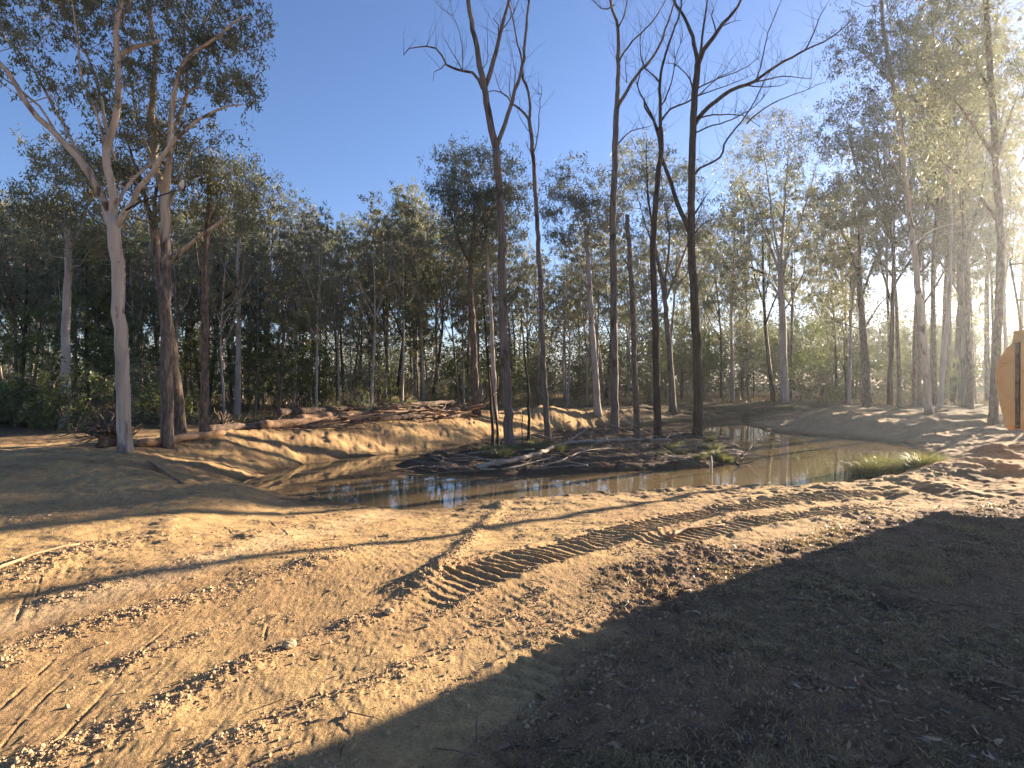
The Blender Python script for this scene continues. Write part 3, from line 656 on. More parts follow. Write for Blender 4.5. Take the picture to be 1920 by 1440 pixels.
hero("dead_straight_tree", 5, (1153, 812), [(1153, 812), (1152, 700), (1151, 560), (1149, 420), (1152, 330), (1153, 260), (1156, 205)],
     [([(1156, 206), (1159, 150), (1159, 60), (1155, 35), (1146, 10), (1142, -50)], .10, .035, .3), ([(1156, 206), (1170, 180), (1195, 140), (1215, 118), (1235, 90), (1247, 55), (1260, 20), (1275, -30)], .075, .02, -.7),
      ([(1159, 120), (1172, 95), (1195, 68), (1220, 45), (1245, 5), (1262, -40)], .045, .015, .6), ([(1154, 280), (1165, 262), (1185, 245), (1208, 240), (1226, 233)], .035, .01, .4),
      ([(1152, 10), (1135, 18), (1118, 8), (1105, -10)], .03, .01, .3), ([(1160, 50), (1172, 20), (1180, -20)], .035, .014, .3), ([(1175, 155), (1172, 120), (1178, 100)], .02, .006, .2),
      ([(1152, 360), (1162, 350), (1175, 330), (1182, 320)], .018, .006, .2)],
     [], 'grey', 'leaf', "tall dead tree with a straight grey trunk rising left of the broken spar", .165, .11, dead=120, twl=1.2, start=.9, flare=.4, step=.3)
hero("dead_broken_spar", 6, (1196, 826), [(1196, 826), (1192, 740), (1188, 620), (1182, 500), (1178, 440), (1176, 403)],
     [([(1179, 500), (1173, 492), (1168, 482)], .03, .012, 0)], [], 'rough', 'leaf', "dead brown trunk snapped off at half height, with no branches left", .12, .075, dead=8, twl=.3, flare=.2)
hero("dead_blackened_tree", 7, (1234, 822), [(1234, 822), (1231, 700), (1229, 600), (1224, 480), (1228, 400), (1234, 330), (1240, 285), (1238, 240)],
     [([(1238, 245), (1238, 180), (1237, 150), (1245, 110), (1262, 60), (1275, 20), (1282, -30)], .07, .02, .5), ([(1227, 440), (1216, 380), (1214, 330), (1212, 285), (1213, 260)], .035, .012, .4),
      ([(1240, 280), (1232, 250), (1222, 215), (1210, 195), (1196, 160), (1205, 120)], .055, .012, .5), ([(1237, 230), (1258, 205), (1280, 195), (1310, 180), (1340, 150), (1380, 130)], .04, .008, -.7),
      ([(1237, 155), (1225, 140), (1208, 125), (1200, 90), (1204, 40)], .03, .008, .4), ([(1238, 200), (1250, 180), (1262, 140), (1268, 100), (1280, 70), (1270, 20)], .028, .006, -.5), ([(1232, 380), (1245, 365), (1258, 352)], .02, .008, .2)],
     [], 'dark', 'leaf', "dead tree with nearly black bark between the broken spar and the big branching tree", .135, .085, dead=150, twl=1.3, start=.85, flare=.45, step=.3)
hero("dead_branching_tree", 8, (1309, 816), [(1309, 816), (1308, 700), (1304, 600), (1298, 500), (1296, 430), (1297, 330), (1299, 250), (1303, 180), (1308, 120)],
     [([(1294, 440), (1285, 415), (1268, 375), (1256, 335), (1240, 295), (1236, 262), (1228, 230), (1212, 208), (1208, 185)], .10, .03, -.5),
      ([(1308, 122), (1302, 85), (1292, 50), (1276, 22), (1262, -5), (1255, -50)], .09, .03, .5), ([(1308, 122), (1320, 95), (1338, 70), (1355, 45), (1380, 18), (1398, -20)], .10, .035, -.5), ([(1309, 120), (1315, 90), (1322, 30), (1332, -30)], .06, .02, .4),
      ([(1301, 235), (1312, 218), (1340, 190), (1370, 170), (1410, 155), (1440, 135), (1470, 115), (1508, 95), (1540, 80), (1575, 58), (1600, 35)], .09, .014, -1.2),
      ([(1410, 155), (1440, 150), (1470, 143), (1500, 146), (1522, 148)], .03, .010, -.2), ([(1400, 160), (1440, 163), (1465, 160), (1482, 152)], .025, .008, .3), ([(1508, 96), (1525, 65), (1535, 35), (1552, 5)], .035, .01, .2), ([(1418, 152), (1430, 110), (1440, 60), (1458, 20), (1468, -20)], .028, .006, .5),
      ([(1302, 228), (1320, 218), (1350, 215), (1380, 216), (1400, 220), (1425, 238)], .035, .01, .5), ([(1300, 250), (1330, 238), (1370, 225), (1400, 210), (1430, 185), (1450, 150)], .03, .008, .8),
      ([(1297, 335), (1310, 318), (1350, 295), (1358, 270), (1380, 240), (1400, 215), (1420, 180), (1440, 140), (1465, 115)], .05, .01, .8), ([(1400, 232), (1430, 205), (1480, 180), (1520, 165), (1548, 154)], .03, .008, -.3),
      ([(1302, 192), (1295, 150), (1282, 135), (1262, 120), (1240, 118)], .035, .008, -.3), ([(1303, 400), (1312, 385), (1325, 365), (1332, 358)], .04, .01, .2), ([(1300, 440), (1312, 425), (1332, 412), (1345, 408)], .03, .008, -.3),
      ([(1309, 165), (1340, 150), (1380, 135), (1420, 110), (1425, 75)], .03, .005, .6), ([(1308, 180), (1350, 165), (1390, 150), (1430, 130)], .025, .005, .9), ([(1352, 50), (1375, 40), (1390, 38)], .02, .006, .1), ([(1342, 62), (1342, 45), (1335, 32), (1338, 15)], .03, .018, 0)],
     [], 'dark', 'leaf', "largest dead tree, dark red-brown, with many bare limbs sweeping to the right", .185, .125, dead=220, twl=1.2, start=.6, flare=.4, step=.3)
hero("thin_dead_stem", 9, (926, 842), [(926, 842), (921, 760), (915, 680), (909, 600), (906, 560)], [], [], 'dark', 'leaf', "thin dark dead stem at the left end of the island's trees", .055, .02, dead=4, twl=.3, flare=.2)
hero("thin_dead_stem", 10, (936, 840), [(936, 840), (930, 780), (922, 720), (914, 660)], [], [], 'dark', 'leaf', "shorter thin dead stem against the left side of the forked dead tree", .045, .02, dead=3, twl=.3, flare=.2)
hero("thin_dead_stem", 11, (991, 832), [(991, 832), (992, 780), (990, 720), (984, 660), (977, 600)], [], [], 'dark', 'leaf', "thin broken dead stem between the forked dead tree and the slender dead tree", .05, .022, dead=4, twl=.3, flare=.3)
hero("thin_dead_stem", 12, (981, 832), [(981, 832), (978, 800), (981, 782), (976, 760)], [], [], 'dark', 'leaf', "short crooked dead sapling beside the thin broken stem on the island", .02, .01, dead=2, twl=.3, flare=.2)
# ---- live trees that can be told apart
hero("leaning_gum_tree", 13, (338, 824), [(338, 824), (332, 760), (326, 700), (318, 640), (306, 560), (296, 480), (288, 420)], [([(290, 430), (270, 360), (250, 300), (232, 240)], .06, .02, .5), ([(288, 420), (292, 360), (300, 310), (310, 260)], .05, .02, .8)],
     [(250, 290, 90, 60, 24), (300, 240, 60, 50, 12), (215, 350, 60, 40, 12), (300, 400, 50, 40, 8)], 'rough', 'leaf2', "brown gum leaning left from behind the scaly-barked gum", .14, .09, n=90, csize=.5, dead=15, D=None, leaf=(.12, .035))
hero("slim_gum_tree", 14, (383, 815), [(383, 815), (383, 700), (385, 600), (384, 500), (388, 440), (393, 360), (392, 300)], [([(388, 440), (405, 390), (420, 350)], .03, .012, .4), ([(386, 470), (368, 440), (372, 500)], .03, .012, .3)],
     [(395, 300, 52, 60, 18), (400, 390, 60, 45, 14), (365, 350, 40, 40, 8)], 'rough', 'leaf', "slim straight brown gum between the scaly-barked gum and the log pile", .10, .05, n=85, csize=.5, dead=10, leaf=(.12, .035))
hero("slim_gum_tree", 15, (447, 787), [(447, 787), (446, 700), (448, 600), (446, 520), (448, 450), (455, 380)], [([(448, 560), (470, 520), (490, 490)], .03, .01, .4), ([(447, 500), (430, 470), (410, 440)], .03, .01, .4), ([(449, 560), (420, 500), (405, 470)], .025, .01, -.4)],
     [(455, 340, 52, 48, 20), (490, 380, 30, 40, 8), (440, 400, 50, 40, 12), (420, 330, 30, 30, 6)], 'pale', 'leaf2', "slim pale-grey gum behind the near end of the log pile", .13, .05, n=110, csize=.6, dead=10, leaf=(.14, .042), step=.45)
hero("pale_forest_gum", 16, (124, 800), [(124, 800), (123, 700), (124, 600), (128, 500), (127, 450), (124, 410)], [([(127, 470), (145, 440), (160, 400), (172, 360)], .05, .015, .5), ([(126, 440), (100, 400), (80, 360)], .05, .015, .5)],
     [(120, 360, 110, 60, 34), (170, 430, 70, 50, 14), (60, 410, 70, 50, 16), (120, 300, 60, 40, 12)], 'pale', 'leaf2', "pale-trunked gum among the shaded trees left of the big pale gum", .15, .08, n=110, csize=.62, dead=8, leaf=(.14, .042), step=.45)
hero("dense_crowned_gum", 17, (893, 779), [(893, 779), (889, 680), (885, 600), (882, 520), (884, 460), (890, 420)], [([(885, 480), (905, 430), (935, 380), (955, 340)], .06, .02, .6), ([(883, 500), (860, 450), (845, 400), (838, 350)], .06, .02, .5), ([(886, 460), (890, 400), (885, 350)], .06, .02, -.3)],
     [(900, 345, 85, 52, 60), (850, 370, 40, 55, 20), (955, 400, 38, 60, 20), (900, 430, 75, 50, 26), (870, 305, 40, 20, 12)], 'rough', 'leaf', "gum with a broad dense rounded crown behind the leaning forked dead tree", .17, .09, n=120, csize=.6, dead=10, leaf=(.14, .042), step=.45)
hero("white_slender_gum", 18, (929, 785), [(929, 785), (925, 700), (922, 620), (917, 540), (912, 470), (910, 420)], [([(918, 560), (932, 520), (938, 480)], .04, .015, .4)], [(935, 450, 40, 40, 12), (915, 410, 30, 30, 8)], 'pale', 'leaf',
     "slender white gum trunk seen just left of the leaning forked dead tree", .11, .06, n=100, csize=.6, dead=8, leaf=(.14, .042), step=.45)
hero("white_bent_gum", 19, (1121, 778), [(1121, 778), (1116, 700), (1110, 620), (1106, 540), (1101, 470), (1098, 430)], [([(1104, 520), (1080, 480), (1050, 450), (1025, 430)], .05, .015, .5), ([(1100, 470), (1105, 420), (1115, 370)], .05, .015, .3), ([(1100, 470), (1085, 420), (1075, 370)], .045, .015, -.3)],
     [(1085, 350, 45, 45, 24), (1125, 390, 40, 60, 18), (1060, 400, 40, 50, 18), (1035, 370, 25, 30, 8), (1100, 440, 60, 40, 12)], 'pale', 'leaf2', "white gum with a curved trunk and airy crown, left of the straight dead tree", .18, .09, n=110, csize=.62, dead=10, leaf=(.15, .045), step=.5)
hero("many_stemmed_gum", 20, (1262, 772), [(1262, 772), (1258, 700), (1250, 600), (1245, 520)], [([(1250, 600), (1235, 500), (1210, 420), (1190, 350)], .09, .02, .4), ([(1246, 540), (1225, 440), (1215, 360), (1205, 300)], .08, .02, -.3), ([(1246, 530), (1255, 450), (1245, 370), (1235, 300)], .08, .02, .6), ([(1250, 560), (1280, 480), (1305, 420), (1320, 370)], .07, .02, .5)],
     [(1195, 300, 55, 45, 30), (1240, 330, 60, 50, 26), (1150, 370, 40, 60, 20), (1290, 400, 50, 60, 20), (1330, 420, 40, 50, 12), (1200, 400, 60, 50, 16)], 'grey', 'leaf', "wide airy gum with many thin stems behind the dead trees", .2, .11, n=110, csize=.7, dead=10, leaf=(.16, .05), step=.5)
hero("domed_gum_tree", 21, (1471, 757), [(1471, 757), (1469, 680), (1467, 600), (1464, 540), (1463, 490)], [([(1464, 520), (1440, 450), (1415, 390), (1390, 340)], .10, .02, .5), ([(1463, 500), (1450, 420), (1440, 340), (1430, 280)], .10, .02, -.5), ([(1463, 490), (1470, 400), (1475, 330), (1480, 270)], .11, .02, .6), ([(1464, 510), (1495, 430), (1515, 370), (1530, 310)], .10, .02, -.3), ([(1466, 560), (1425, 500), (1395, 460)], .06, .02, .6), ([(1467, 590), (1500, 530), (1525, 490)], .06, .02, .4)],
     [(1455, 255, 85, 40, 46), (1400, 330, 50, 60, 26), (1520, 320, 50, 60, 28), (1455, 330, 90, 60, 26), (1400, 420, 60, 50, 16), (1370, 500, 50, 50, 14), (1510, 420, 50, 40, 12)], 'pale', 'leaf', "big gum with a smooth grey trunk and wide domed crown behind the right bank", .27, .17, n=85, csize=.75, dead=10, leaf=(.15, .046), step=.5, rmax=.07)
hero("round_crowned_gum", 22, (1628, 765), [(1628, 765), (1624, 700), (1618, 620), (1612, 550), (1612, 500)], [([(1613, 530), (1590, 460), (1565, 410)], .08, .02, .4), ([(1612, 510), (1610, 440), (1600, 380)], .08, .02, -.4), ([(1614, 560), (1640, 490), (1665, 440)], .08, .02, .4), ([(1618, 620), (1650, 570), (1680, 540)], .05, .02, .4)],
     [(1600, 385, 85, 50, 56), (1540, 450, 50, 60, 26), (1665, 430, 45, 60, 26), (1600, 470, 80, 60, 30), (1560, 540, 60, 40, 12)], 'rough', 'leaf2', "brown gum with a rounded olive crown, right of the domed gum", .21, .13, n=85, csize=.7, dead=10, leaf=(.15, .046), step=.5, rmax=.06)
hero("thin_leaning_gum", 23, (1742, 778), [(1742, 778), (1736, 680), (1724, 560), (1710, 440), (1697, 330), (1684, 220), (1668, 120), (1655, 40), (1650, -40)], [([(1700, 350), (1670, 300), (1640, 270), (1600, 250)], .05, .015, .4), ([(1690, 270), (1660, 230), (1630, 215)], .04, .012, -.4), ([(1675, 160), (1640, 120), (1600, 90), (1570, 95)], .04, .012, .4), ([(1683, 220), (1705, 170), (1720, 120)], .04, .012, .4), ([(1715, 460), (1750, 430), (1790, 420)], .03, .012, .4)],
     [(1650, 60, 65, 60, 34), (1590, 90, 45, 45, 16), (1665, 170, 55, 50, 22), (1610, 230, 65, 50, 30), (1560, 270, 35, 30, 10), (1650, 300, 60, 50, 18), (1700, 60, 40, 60, 14), (1640, -60, 80, 70, 20)], 'cream', 'leaf', "tall thin grey gum leaning left, rising behind the right end of the pond", .145, .06, n=85, csize=.55, dead=10, leaf=(.125, .038), step=.4)
hero("tall_forest_gum", 24, (1862, 792), [(1862, 792), (1866, 700), (1872, 600), (1876, 480), (1872, 380), (1865, 260), (1858, 140), (1850, 40), (1845, -60)], [([(1874, 420), (1840, 370), (1800, 330), (1760, 300)], .07, .02, .5), ([(1868, 300), (1830, 240), (1790, 190), (1750, 160)], .07, .02, -.5), ([(1860, 180), (1830, 120), (1790, 70)], .05, .02, .5), ([(1868, 300), (1890, 230), (1910, 170)], .06, .02, .5)],
     [(1790, 60, 80, 70, 40), (1740, 160, 60, 60, 30), (1800, 200, 70, 60, 26), (1740, 280, 60, 50, 22), (1850, 110, 60, 80, 24), (1900, 200, 50, 90, 18), (1790, 340, 60, 40, 14), (1840, -50, 100, 70, 30)], 'rough', 'leaf', "tallest tree of the right-hand wood, brown trunk close to the orange machine", .15, .085, n=75, csize=.62, dead=8, leaf=(.135, .042), step=.5)
hero("forked_forest_gum", 25, (1812, 765), [(1812, 765), (1808, 680), (1806, 600), (1800, 520), (1798, 470)], [([(1799, 490), (1788, 400), (1782, 330), (1776, 260), (1770, 200)], .12, .03, .4), ([(1800, 500), (1825, 420), (1842, 350), (1850, 280)], .12, .03, -.4), ([(1803, 560), (1770, 500), (1740, 460)], .06, .02, .4)],
     [(1770, 350, 75, 60, 34), (1700, 420, 50, 50, 16), (1840, 330, 60, 70, 26), (1780, 250, 70, 50, 22), (1820, 440, 70, 50, 22), (1880, 420, 50, 60, 16)], 'grey', 'leaf2', "gum forking in two at mid height in the hazy right-hand wood", .20, .13, n=75, csize=.75, dead=8, leaf=(.16, .05), step=.5, rmax=.06)
# ================================================================ FOREST BEHIND
def archetype(seed, height, bark, leafm, crown_w, crown_h, nclump, r0, lean=.3, n=62, leaf=(.17, .052), csize=.50, forks=4, bare=.45, low=0):
    T = Tree(seed, .7); r = T.r
    top = np.array([r.normal(0, lean), r.normal(0, lean), height * .80]); midp = top * .5 + np.array([r.normal(0, .25), r.normal(0, .25), 0])
    T.limb([np.array([0, 0, -.4]), midp, top], r0, r0 * .28, 8, .25, .06, start=bare * .9)
    cc = np.array([top[0], top[1], height - crown_h * .5])
    for k in range(forks):
        a = r.uniform(0, 6.28) ; h0 = height * r.uniform(bare * .8, .66); t_ = h0 / (height * .80); b = (midp * (1 - abs(2 * t_ - 1)) if False else np.array([np.interp(h0, [0, midp[2], top[2]], [0, midp[i], top[i]]) for i in range(2)] + [h0]))
        e = cc + np.array([math.cos(a) * crown_w * .38, math.sin(a) * crown_w * .38, r.uniform(0, .35) * crown_h])
        T.limb([b, b * .5 + e * .5 + np.array([math.cos(a), math.sin(a), -.6]) * .4, e], r0 * .42, r0 * .1, 6, 0, .05)
    cs = []
    for _ in range(nclump):
        u = r.normal(0, 1, 3); u = u / np.linalg.norm(u) * r.uniform(.35, 1) ** .5
        lump = 1 + .25 * math.sin(u[0] * 5 + seed) * math.cos(u[1] * 4 + seed)
        cs.append(cc + u * np.array([crown_w, crown_w, crown_h]) * .5 * lump)
    for _ in range(low):
        a = r.uniform(0, 6.28); h0 = height * r.uniform(.3, .6); cs.append(np.array([math.cos(a), math.sin(a), 0]) * crown_w * r.uniform(.15, .4) + np.array([0, 0, h0]))
    cs = np.array(cs); P = np.array(T.P); dm = np.min(np.linalg.norm(cs[:, None] - P[None], axis=2), axis=1)
    for q in cs[np.argsort(dm)]:
        T.reach(q, .06); T.clump(q, csize * r.uniform(.6, 1.3), int(n * r.uniform(.6, 1.4)), leaf[0], leaf[1], .6)
    return T.finish("forest_gum_tree", bark, leafm, (0, 0, 0), None, "tree")
ARCH = [archetype(101, 14, 'rough', 'leaf', 3.8, 7.6, 88, .13, bare=.42), archetype(102, 15, 'pale', 'leaf2', 3.4, 8.6, 86, .12, bare=.40, low=8), archetype(103, 13, 'dark', 'leaf', 4.4, 7.0, 95, .14, lean=.5, bare=.42),
        archetype(104, 15, 'pale', 'leaf', 2.9, 9.0, 78, .10, bare=.40, low=10), archetype(105, 14, 'cream', 'leaf2', 5.0, 6.6, 100, .15, lean=.9, forks=7, bare=.42), archetype(106, 12, 'grey', 'leaf2', 2.6, 7.2, 66, .08, lean=.7, bare=.40, low=8),
        archetype(107, 9, 'dark', 'leaf', 2.8, 5.8, 62, .06, lean=.5, bare=.25, low=10), archetype(108, 8, 'grey', 'shrub', 2.5, 5.4, 56, .05, lean=.5, bare=.2, low=10),
        archetype(109, 18, 'rough', 'leaf', 5.0, 5.6, 80, .13, lean=.6, forks=6, bare=.64, n=38), archetype(110, 18, 'pale', 'leaf2', 4.4, 5.8, 70, .11, lean=.9, forks=6, bare=.64, n=36)]
ARCH_H = [14, 15, 13, 15, 14, 12, 9, 8, 18, 18]; ARCH_N = ['brown-barked', 'pale-barked', 'dark-barked', 'slim pale', 'pale spreading', 'thin grey', 'small dark', 'small leafy', 'tall brown', 'tall pale']
used = [False] * 10
SKY = np.array([(-200, 280), (0, 385), (100, 400), (200, 400), (300, 400), (430, 380), (500, 370), (560, 390), (620, 410), (700, 415), (745, 370), (800, 400), (860, 400), (1000, 450), (1040, 440), (1200, 400), (1300, 420), (1400, 350), (1550, 335), (1700, 290), (1850, 240), (1920, 200), (2200, 200)])
rf = np.random.default_rng(77); placed = []
HEROB = [gp(*q)[:2] for q in [(234, 851), (314, 838), (383, 815), (447, 787), (124, 800), (893, 779), (929, 785), (1121, 778), (1262, 772), (1471, 757), (1628, 765), (1742, 778), (1862, 792), (1812, 765)]]
def zone(px):
    for x_, t_ in ((60, "by the left picture edge"), (200, "left of the big pale gum"), (275, "behind the big pale gum"), (360, "behind the scaly-barked gum"), (430, "behind the slim brown gum"),
                   (520, "behind the slim pale-grey gum"), (640, "behind the near logs"), (760, "behind the pile's middle"), (860, "behind the pile's far end"),
                   (960, "behind the forked dead tree"), (1060, "behind the dirt mound"), (1140, "behind the curved white gum"), (1215, "behind the broken spar"), (1330, "behind the branching dead tree"),
                   (1420, "left of the domed gum"), (1520, "behind the domed gum"), (1620, "behind the round-crowned gum"), (1720, "behind the thin leaning gum"), (1800, "in the right-hand wood")):
        if px < x_: return t_
    return "behind the orange excavator"
def put_tree(k, X, Y, ht, rz, label, group, cat="tree"):
    s_ = ht / ARCH_H[k]; root = ARCH[k]; z = H(X, Y) - .1
    if not used[k]:
        root.location = (X, Y, z); root.rotation_euler = (0, 0, rz); root.scale = (s_, s_, s_); used[k] = True; o = root
    else: o = copy_tree(root, (X, Y, z), rz, (s_, s_, s_))
    tag(o, label, cat, group); return o
def forest(ntry, dmin, dmax, gap, ymin_px, kinds, hf=(1, 1), az=(-45, 43), cap=999):
    cnt = 0
    for _ in range(ntry):
        a = R(rf.uniform(*az)); D = dmin * (dmax / dmin) ** (rf.uniform(0, 1) ** .8); X, Y = D * math.tan(a), D
        px = CX + F * X / Y
        if Y < 24 and -4 < X: continue
        if Y < 17 and X < -4 and Y < 15: continue
        if look('ds', X, Y) < (4.5 if px < 1400 else 6.0): continue
        if min(math.hypot(X - p_[0], Y - p_[1]) for p_ in placed + HEROB) < gap * (1 + .4 * D / 60): continue
        u_ = X * .607 * 1.0 - Y * .795 if False else X * math.cos(SUN_AZ) - Y * math.sin(SUN_AZ); v_ = X * math.sin(SUN_AZ) + Y * math.cos(SUN_AZ)
        if -11.5 < u_ < -2.5 and v_ > 16 and rf.uniform() < .7: continue
        if px > 1330 and D > 46 and rf.uniform() < .7: continue
        if px < 900 and rf.uniform() < .25: continue
        if px > 1250 and D > 60 and rf.uniform() < .4: continue
        if px > 1640 and D < 33: continue
        if px > 1925 or (px > 1600 and D > 41): continue
        k = int(rf.choice(kinds)); top = np.interp(px, SKY[:, 0], SKY[:, 1]) + rf.uniform(-40, 25) + (rf.uniform(0, 120) if rf.uniform() < .4 else 0)
        ht = CAMH + (CY - top) * D / F - H(X, Y)
        ht = max(ht, 5.0) * rf.uniform(*hf)
        if k >= 6: ht = min(ht, rf.uniform(5, 9))
        ht = min(ht, 27)
        placed.append((X, Y)); put_tree(k, X, Y, ht, rf.uniform(0, 6.28), f"{ARCH_N[k]} gum {'deep in the forest' if D > 42 else 'near the forest edge'}, {zone(px)}", f"{ARCH_N[k]} gums {'deep in the forest' if D > 42 else 'near the forest edge'}, {zone(px)}"); cnt += 1
        if cnt >= cap: break
    return cnt
c1 = forest(2500, 21, 36, 1.4, 0, [0, 1, 2, 3, 4, 5, 5, 3, 1, 7], cap=84)
c2 = forest(2500, 34, 62, 2.0, 0, [0, 1, 2, 3, 4, 5, 3, 6], cap=84)
c3 = forest(2500, 60, 95, 3.2, 0, [0, 1, 2, 3, 4], cap=32)
c4 = forest(1500, 30, 60, 2.2, 0, [6, 7], az=(14, 40), cap=22)
def tall_right(n):
    c = 0
    for _ in range(900):
        a = R(rf.uniform(29, 43.5)); D = rf.uniform(27, 48); X, Y = D * math.tan(a), D; px = CX + F * X / Y
        if px > 1945 or min(math.hypot(X - p_[0], Y - p_[1]) for p_ in placed + HEROB) < 1.5: continue
        top = np.interp(px, [1560, 1640, 1720, 1850, 2000], [260, 170, 60, -60, -120]) + rf.uniform(-50, 120)
        ht = min(CAMH + (CY - top) * D / F - H(X, Y), 24); 
        if ht < 13: continue
        k = int(rf.choice([8, 9, 8])); placed.append((X, Y)); c += 1
        put_tree(k, X, Y, ht, rf.uniform(0, 6.28), f"{ARCH_N[k]} gum {zone(px)}", f"{ARCH_N[k]} gums {zone(px)}")
        if c >= n: break
tall_right(17)
def thicket(n):
    """low regrowth filling the gaps between the far trunks on the right"""
    c = 0
    for _ in range(1200):
        a = R(rf.uniform(16, 42.5)); D = rf.uniform(43, 74); X, Y = D * math.tan(a), D; px = CX + F * X / Y
        if min(math.hypot(X - p_[0], Y - p_[1]) for p_ in placed + HEROB) < 1.8 or px > 1940: continue
        k = int(rf.choice([6, 7])); ht = rf.uniform(5.0, 8.0) * (1 + .15 * (D > 60)); placed.append((X, Y)); c += 1
        put_tree(k, X, Y, ht, rf.uniform(0, 6.28), f"{ARCH_N[k]} regrowth tree far back, {zone(px)}", f"{ARCH_N[k]} regrowth trees far back, {zone(px)}")
        if c >= n: break
thicket(62)
# ---- undergrowth shrubs along the edge of the clearing
def bush(seed, h, wdt, leafm, n, leaf, bare=False):
    T = Tree(seed, .3); r = T.r
    for k in range(6):
        a = r.uniform(0, 6.28); e = np.array([math.cos(a) * wdt * .3, math.sin(a) * wdt * .3, h * r.uniform(.6, 1)])
        T.limb([np.array([0, 0, -.1]), e * .5 + r.normal(0, .08, 3), e], .018, .006, 4, 0, 0)
    for k in range(26):
        u = r.normal(0, 1, 3); u /= np.linalg.norm(u); u *= r.uniform(.4, 1); q = np.array([0, 0, h * .55]) + u * np.array([wdt * .5, wdt * .5, h * .5])
        T.reach(q, .012, zpen=.6); T.clump(q, .22 * wdt ** .5, n, leaf[0], leaf[1], .1, .1)
    return T.finish("undergrowth_shrub", 'grey', leafm, (0, 0, 0), None, "shrub")
BUSH = [bush(201, 1.3, 1.8, 'shrub', 60, (.09, .04)), bush(202, 2.4, 2.2, 'leaf', 70, (.11, .035)), bush(203, .7, 1.6, 'leaf2', 60, (.09, .03)), bush(204, 3.4, 2.4, 'shrub', 90, (.12, .045))]
BN = ["green leafy", "tall grey-green", "low straw-coloured", "head-high dark"]; bu = [False] * 4
def put_bush(k, X, Y, s_, label, group, cat="shrub"):
    z = H(X, Y) - .03
    if not bu[k]: o = BUSH[k]; o.location = (X, Y, z); o.scale = (s_, s_, s_); bu[k] = True
    else: o = copy_tree(BUSH[k], (X, Y, z), rf.uniform(0, 6.28), (s_, s_, s_ * rf.uniform(.8, 1.2)))
    return tag(o, label, cat, group)
nb = 0
for _ in range(2500):
    if nb >= 170: break
    a = R(rf.uniform(-43, 42)); D = 15 * (55 / 15) ** rf.uniform(0, 1); X, Y = D * math.tan(a), D; px = CX + F * X / Y
    if look('ds', X, Y) < (4.8 if px < 1300 else 7.5): continue
    if px > 1450 and D < 34: continue
    if Y < 23 and px > 330: continue
    if Y < 15.5 : continue
    k = int(rf.choice([0, 1, 2, 2, 3, 3, 1])); 
    if px < 330 and D < 19: k = int(rf.choice([0, 2]))
    s_ = rf.uniform(.7, 1.35); nb += 1
    put_bush(k, X, Y, s_, f"{BN[k]} shrub {'far back' if D > 30 else 'near the clearing'}, {zone(px)}", f"{BN[k]} shrubs {'far back' if D > 30 else 'near the clearing'}, {zone(px)}")
# ---- the far wood as one mass: leaves and stems too many and too far to tell apart
def far_wood():
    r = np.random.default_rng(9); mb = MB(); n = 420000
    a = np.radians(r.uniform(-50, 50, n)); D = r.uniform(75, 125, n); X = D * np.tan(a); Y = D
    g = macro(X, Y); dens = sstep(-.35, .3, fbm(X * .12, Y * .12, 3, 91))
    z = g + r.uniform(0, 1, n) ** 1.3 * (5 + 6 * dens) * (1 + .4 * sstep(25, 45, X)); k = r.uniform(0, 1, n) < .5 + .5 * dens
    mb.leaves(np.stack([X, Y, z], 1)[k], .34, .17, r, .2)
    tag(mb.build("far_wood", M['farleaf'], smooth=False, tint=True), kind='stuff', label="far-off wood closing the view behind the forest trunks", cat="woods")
far_wood()
def underbrush():
    r = np.random.default_rng(10); mb = MB(); n = 70000
    a = np.radians(r.uniform(-46, 44, n)); D = 20 * (80 / 20) ** r.uniform(0, 1, n); X = D * np.tan(a); Y = D
    ds = sdist(SHORE, X, Y); px = CX + F * X / Y
    ok = (ds > np.where(px < 1400, 5.2, 8)) & ~((px > 1450) & (Y < 34)) & (r.uniform(0, 1, n) < .15 + .9 * sstep(-.3, .4, fbm(X * .3, Y * .3, 3, 93)))
    X, Y = X[ok], Y[ok]; g = macro(X, Y)
    mb.blades(np.stack([X, Y, g - .05], 1), .38, .035, r, .7)
    tag(mb.build("forest_floor_grass", M['drygrass'], tint=True), kind='stuff', label="tussocky dry grass and ground cover between the forest trunks", cat="grass")
underbrush()
# ================================================================ THINGS ON THE GROUND
def tuft_mesh(seed, nbl, rad, h, wd, lean):
    r = np.random.default_rng(seed); a = r.uniform(0, 6.28, nbl); q = rad * np.sqrt(r.uniform(0, 1, nbl))
    base = np.stack([np.cos(a) * q, np.sin(a) * q, np.full(nbl, -.03)], 1); mb = MB()
    out = np.stack([np.cos(a), np.sin(a), np.zeros(nbl)], 1) + r.normal(0, .5, (nbl, 3)) * [1, 1, 0]
    mb.blades(base, h, wd, r, lean, None, out); return mb
def z_at(X, Y): return look('full', X, Y)
def on(px, py, dz=0): 
    g = gp(px, py); return np.array([g[0], g[1], z_at(g[0], g[1]) + dz])
# reeds at the near right end of the pond
re = np.random.default_rng(44)
mb = MB()
for q in range(16):
    X, Y = at(re.uniform(1618, 1738), re.uniform(880, 893), ZW); t_ = tuft_mesh(300 + q, 420, .22, re.uniform(.28, .48), .008, .8); z = max(H(X, Y), ZW) 
    for v_, f_, tt in zip(t_.v, t_.f3, t_.t): mb.add(v_ + [X, Y, z], None, f_, tt)
mb.build("reed_bed", M['grass'], tint=True); tag(bpy.data.objects["reed_bed"], "soft green grass clump growing at the water's edge on the near right shore", "grass clump")
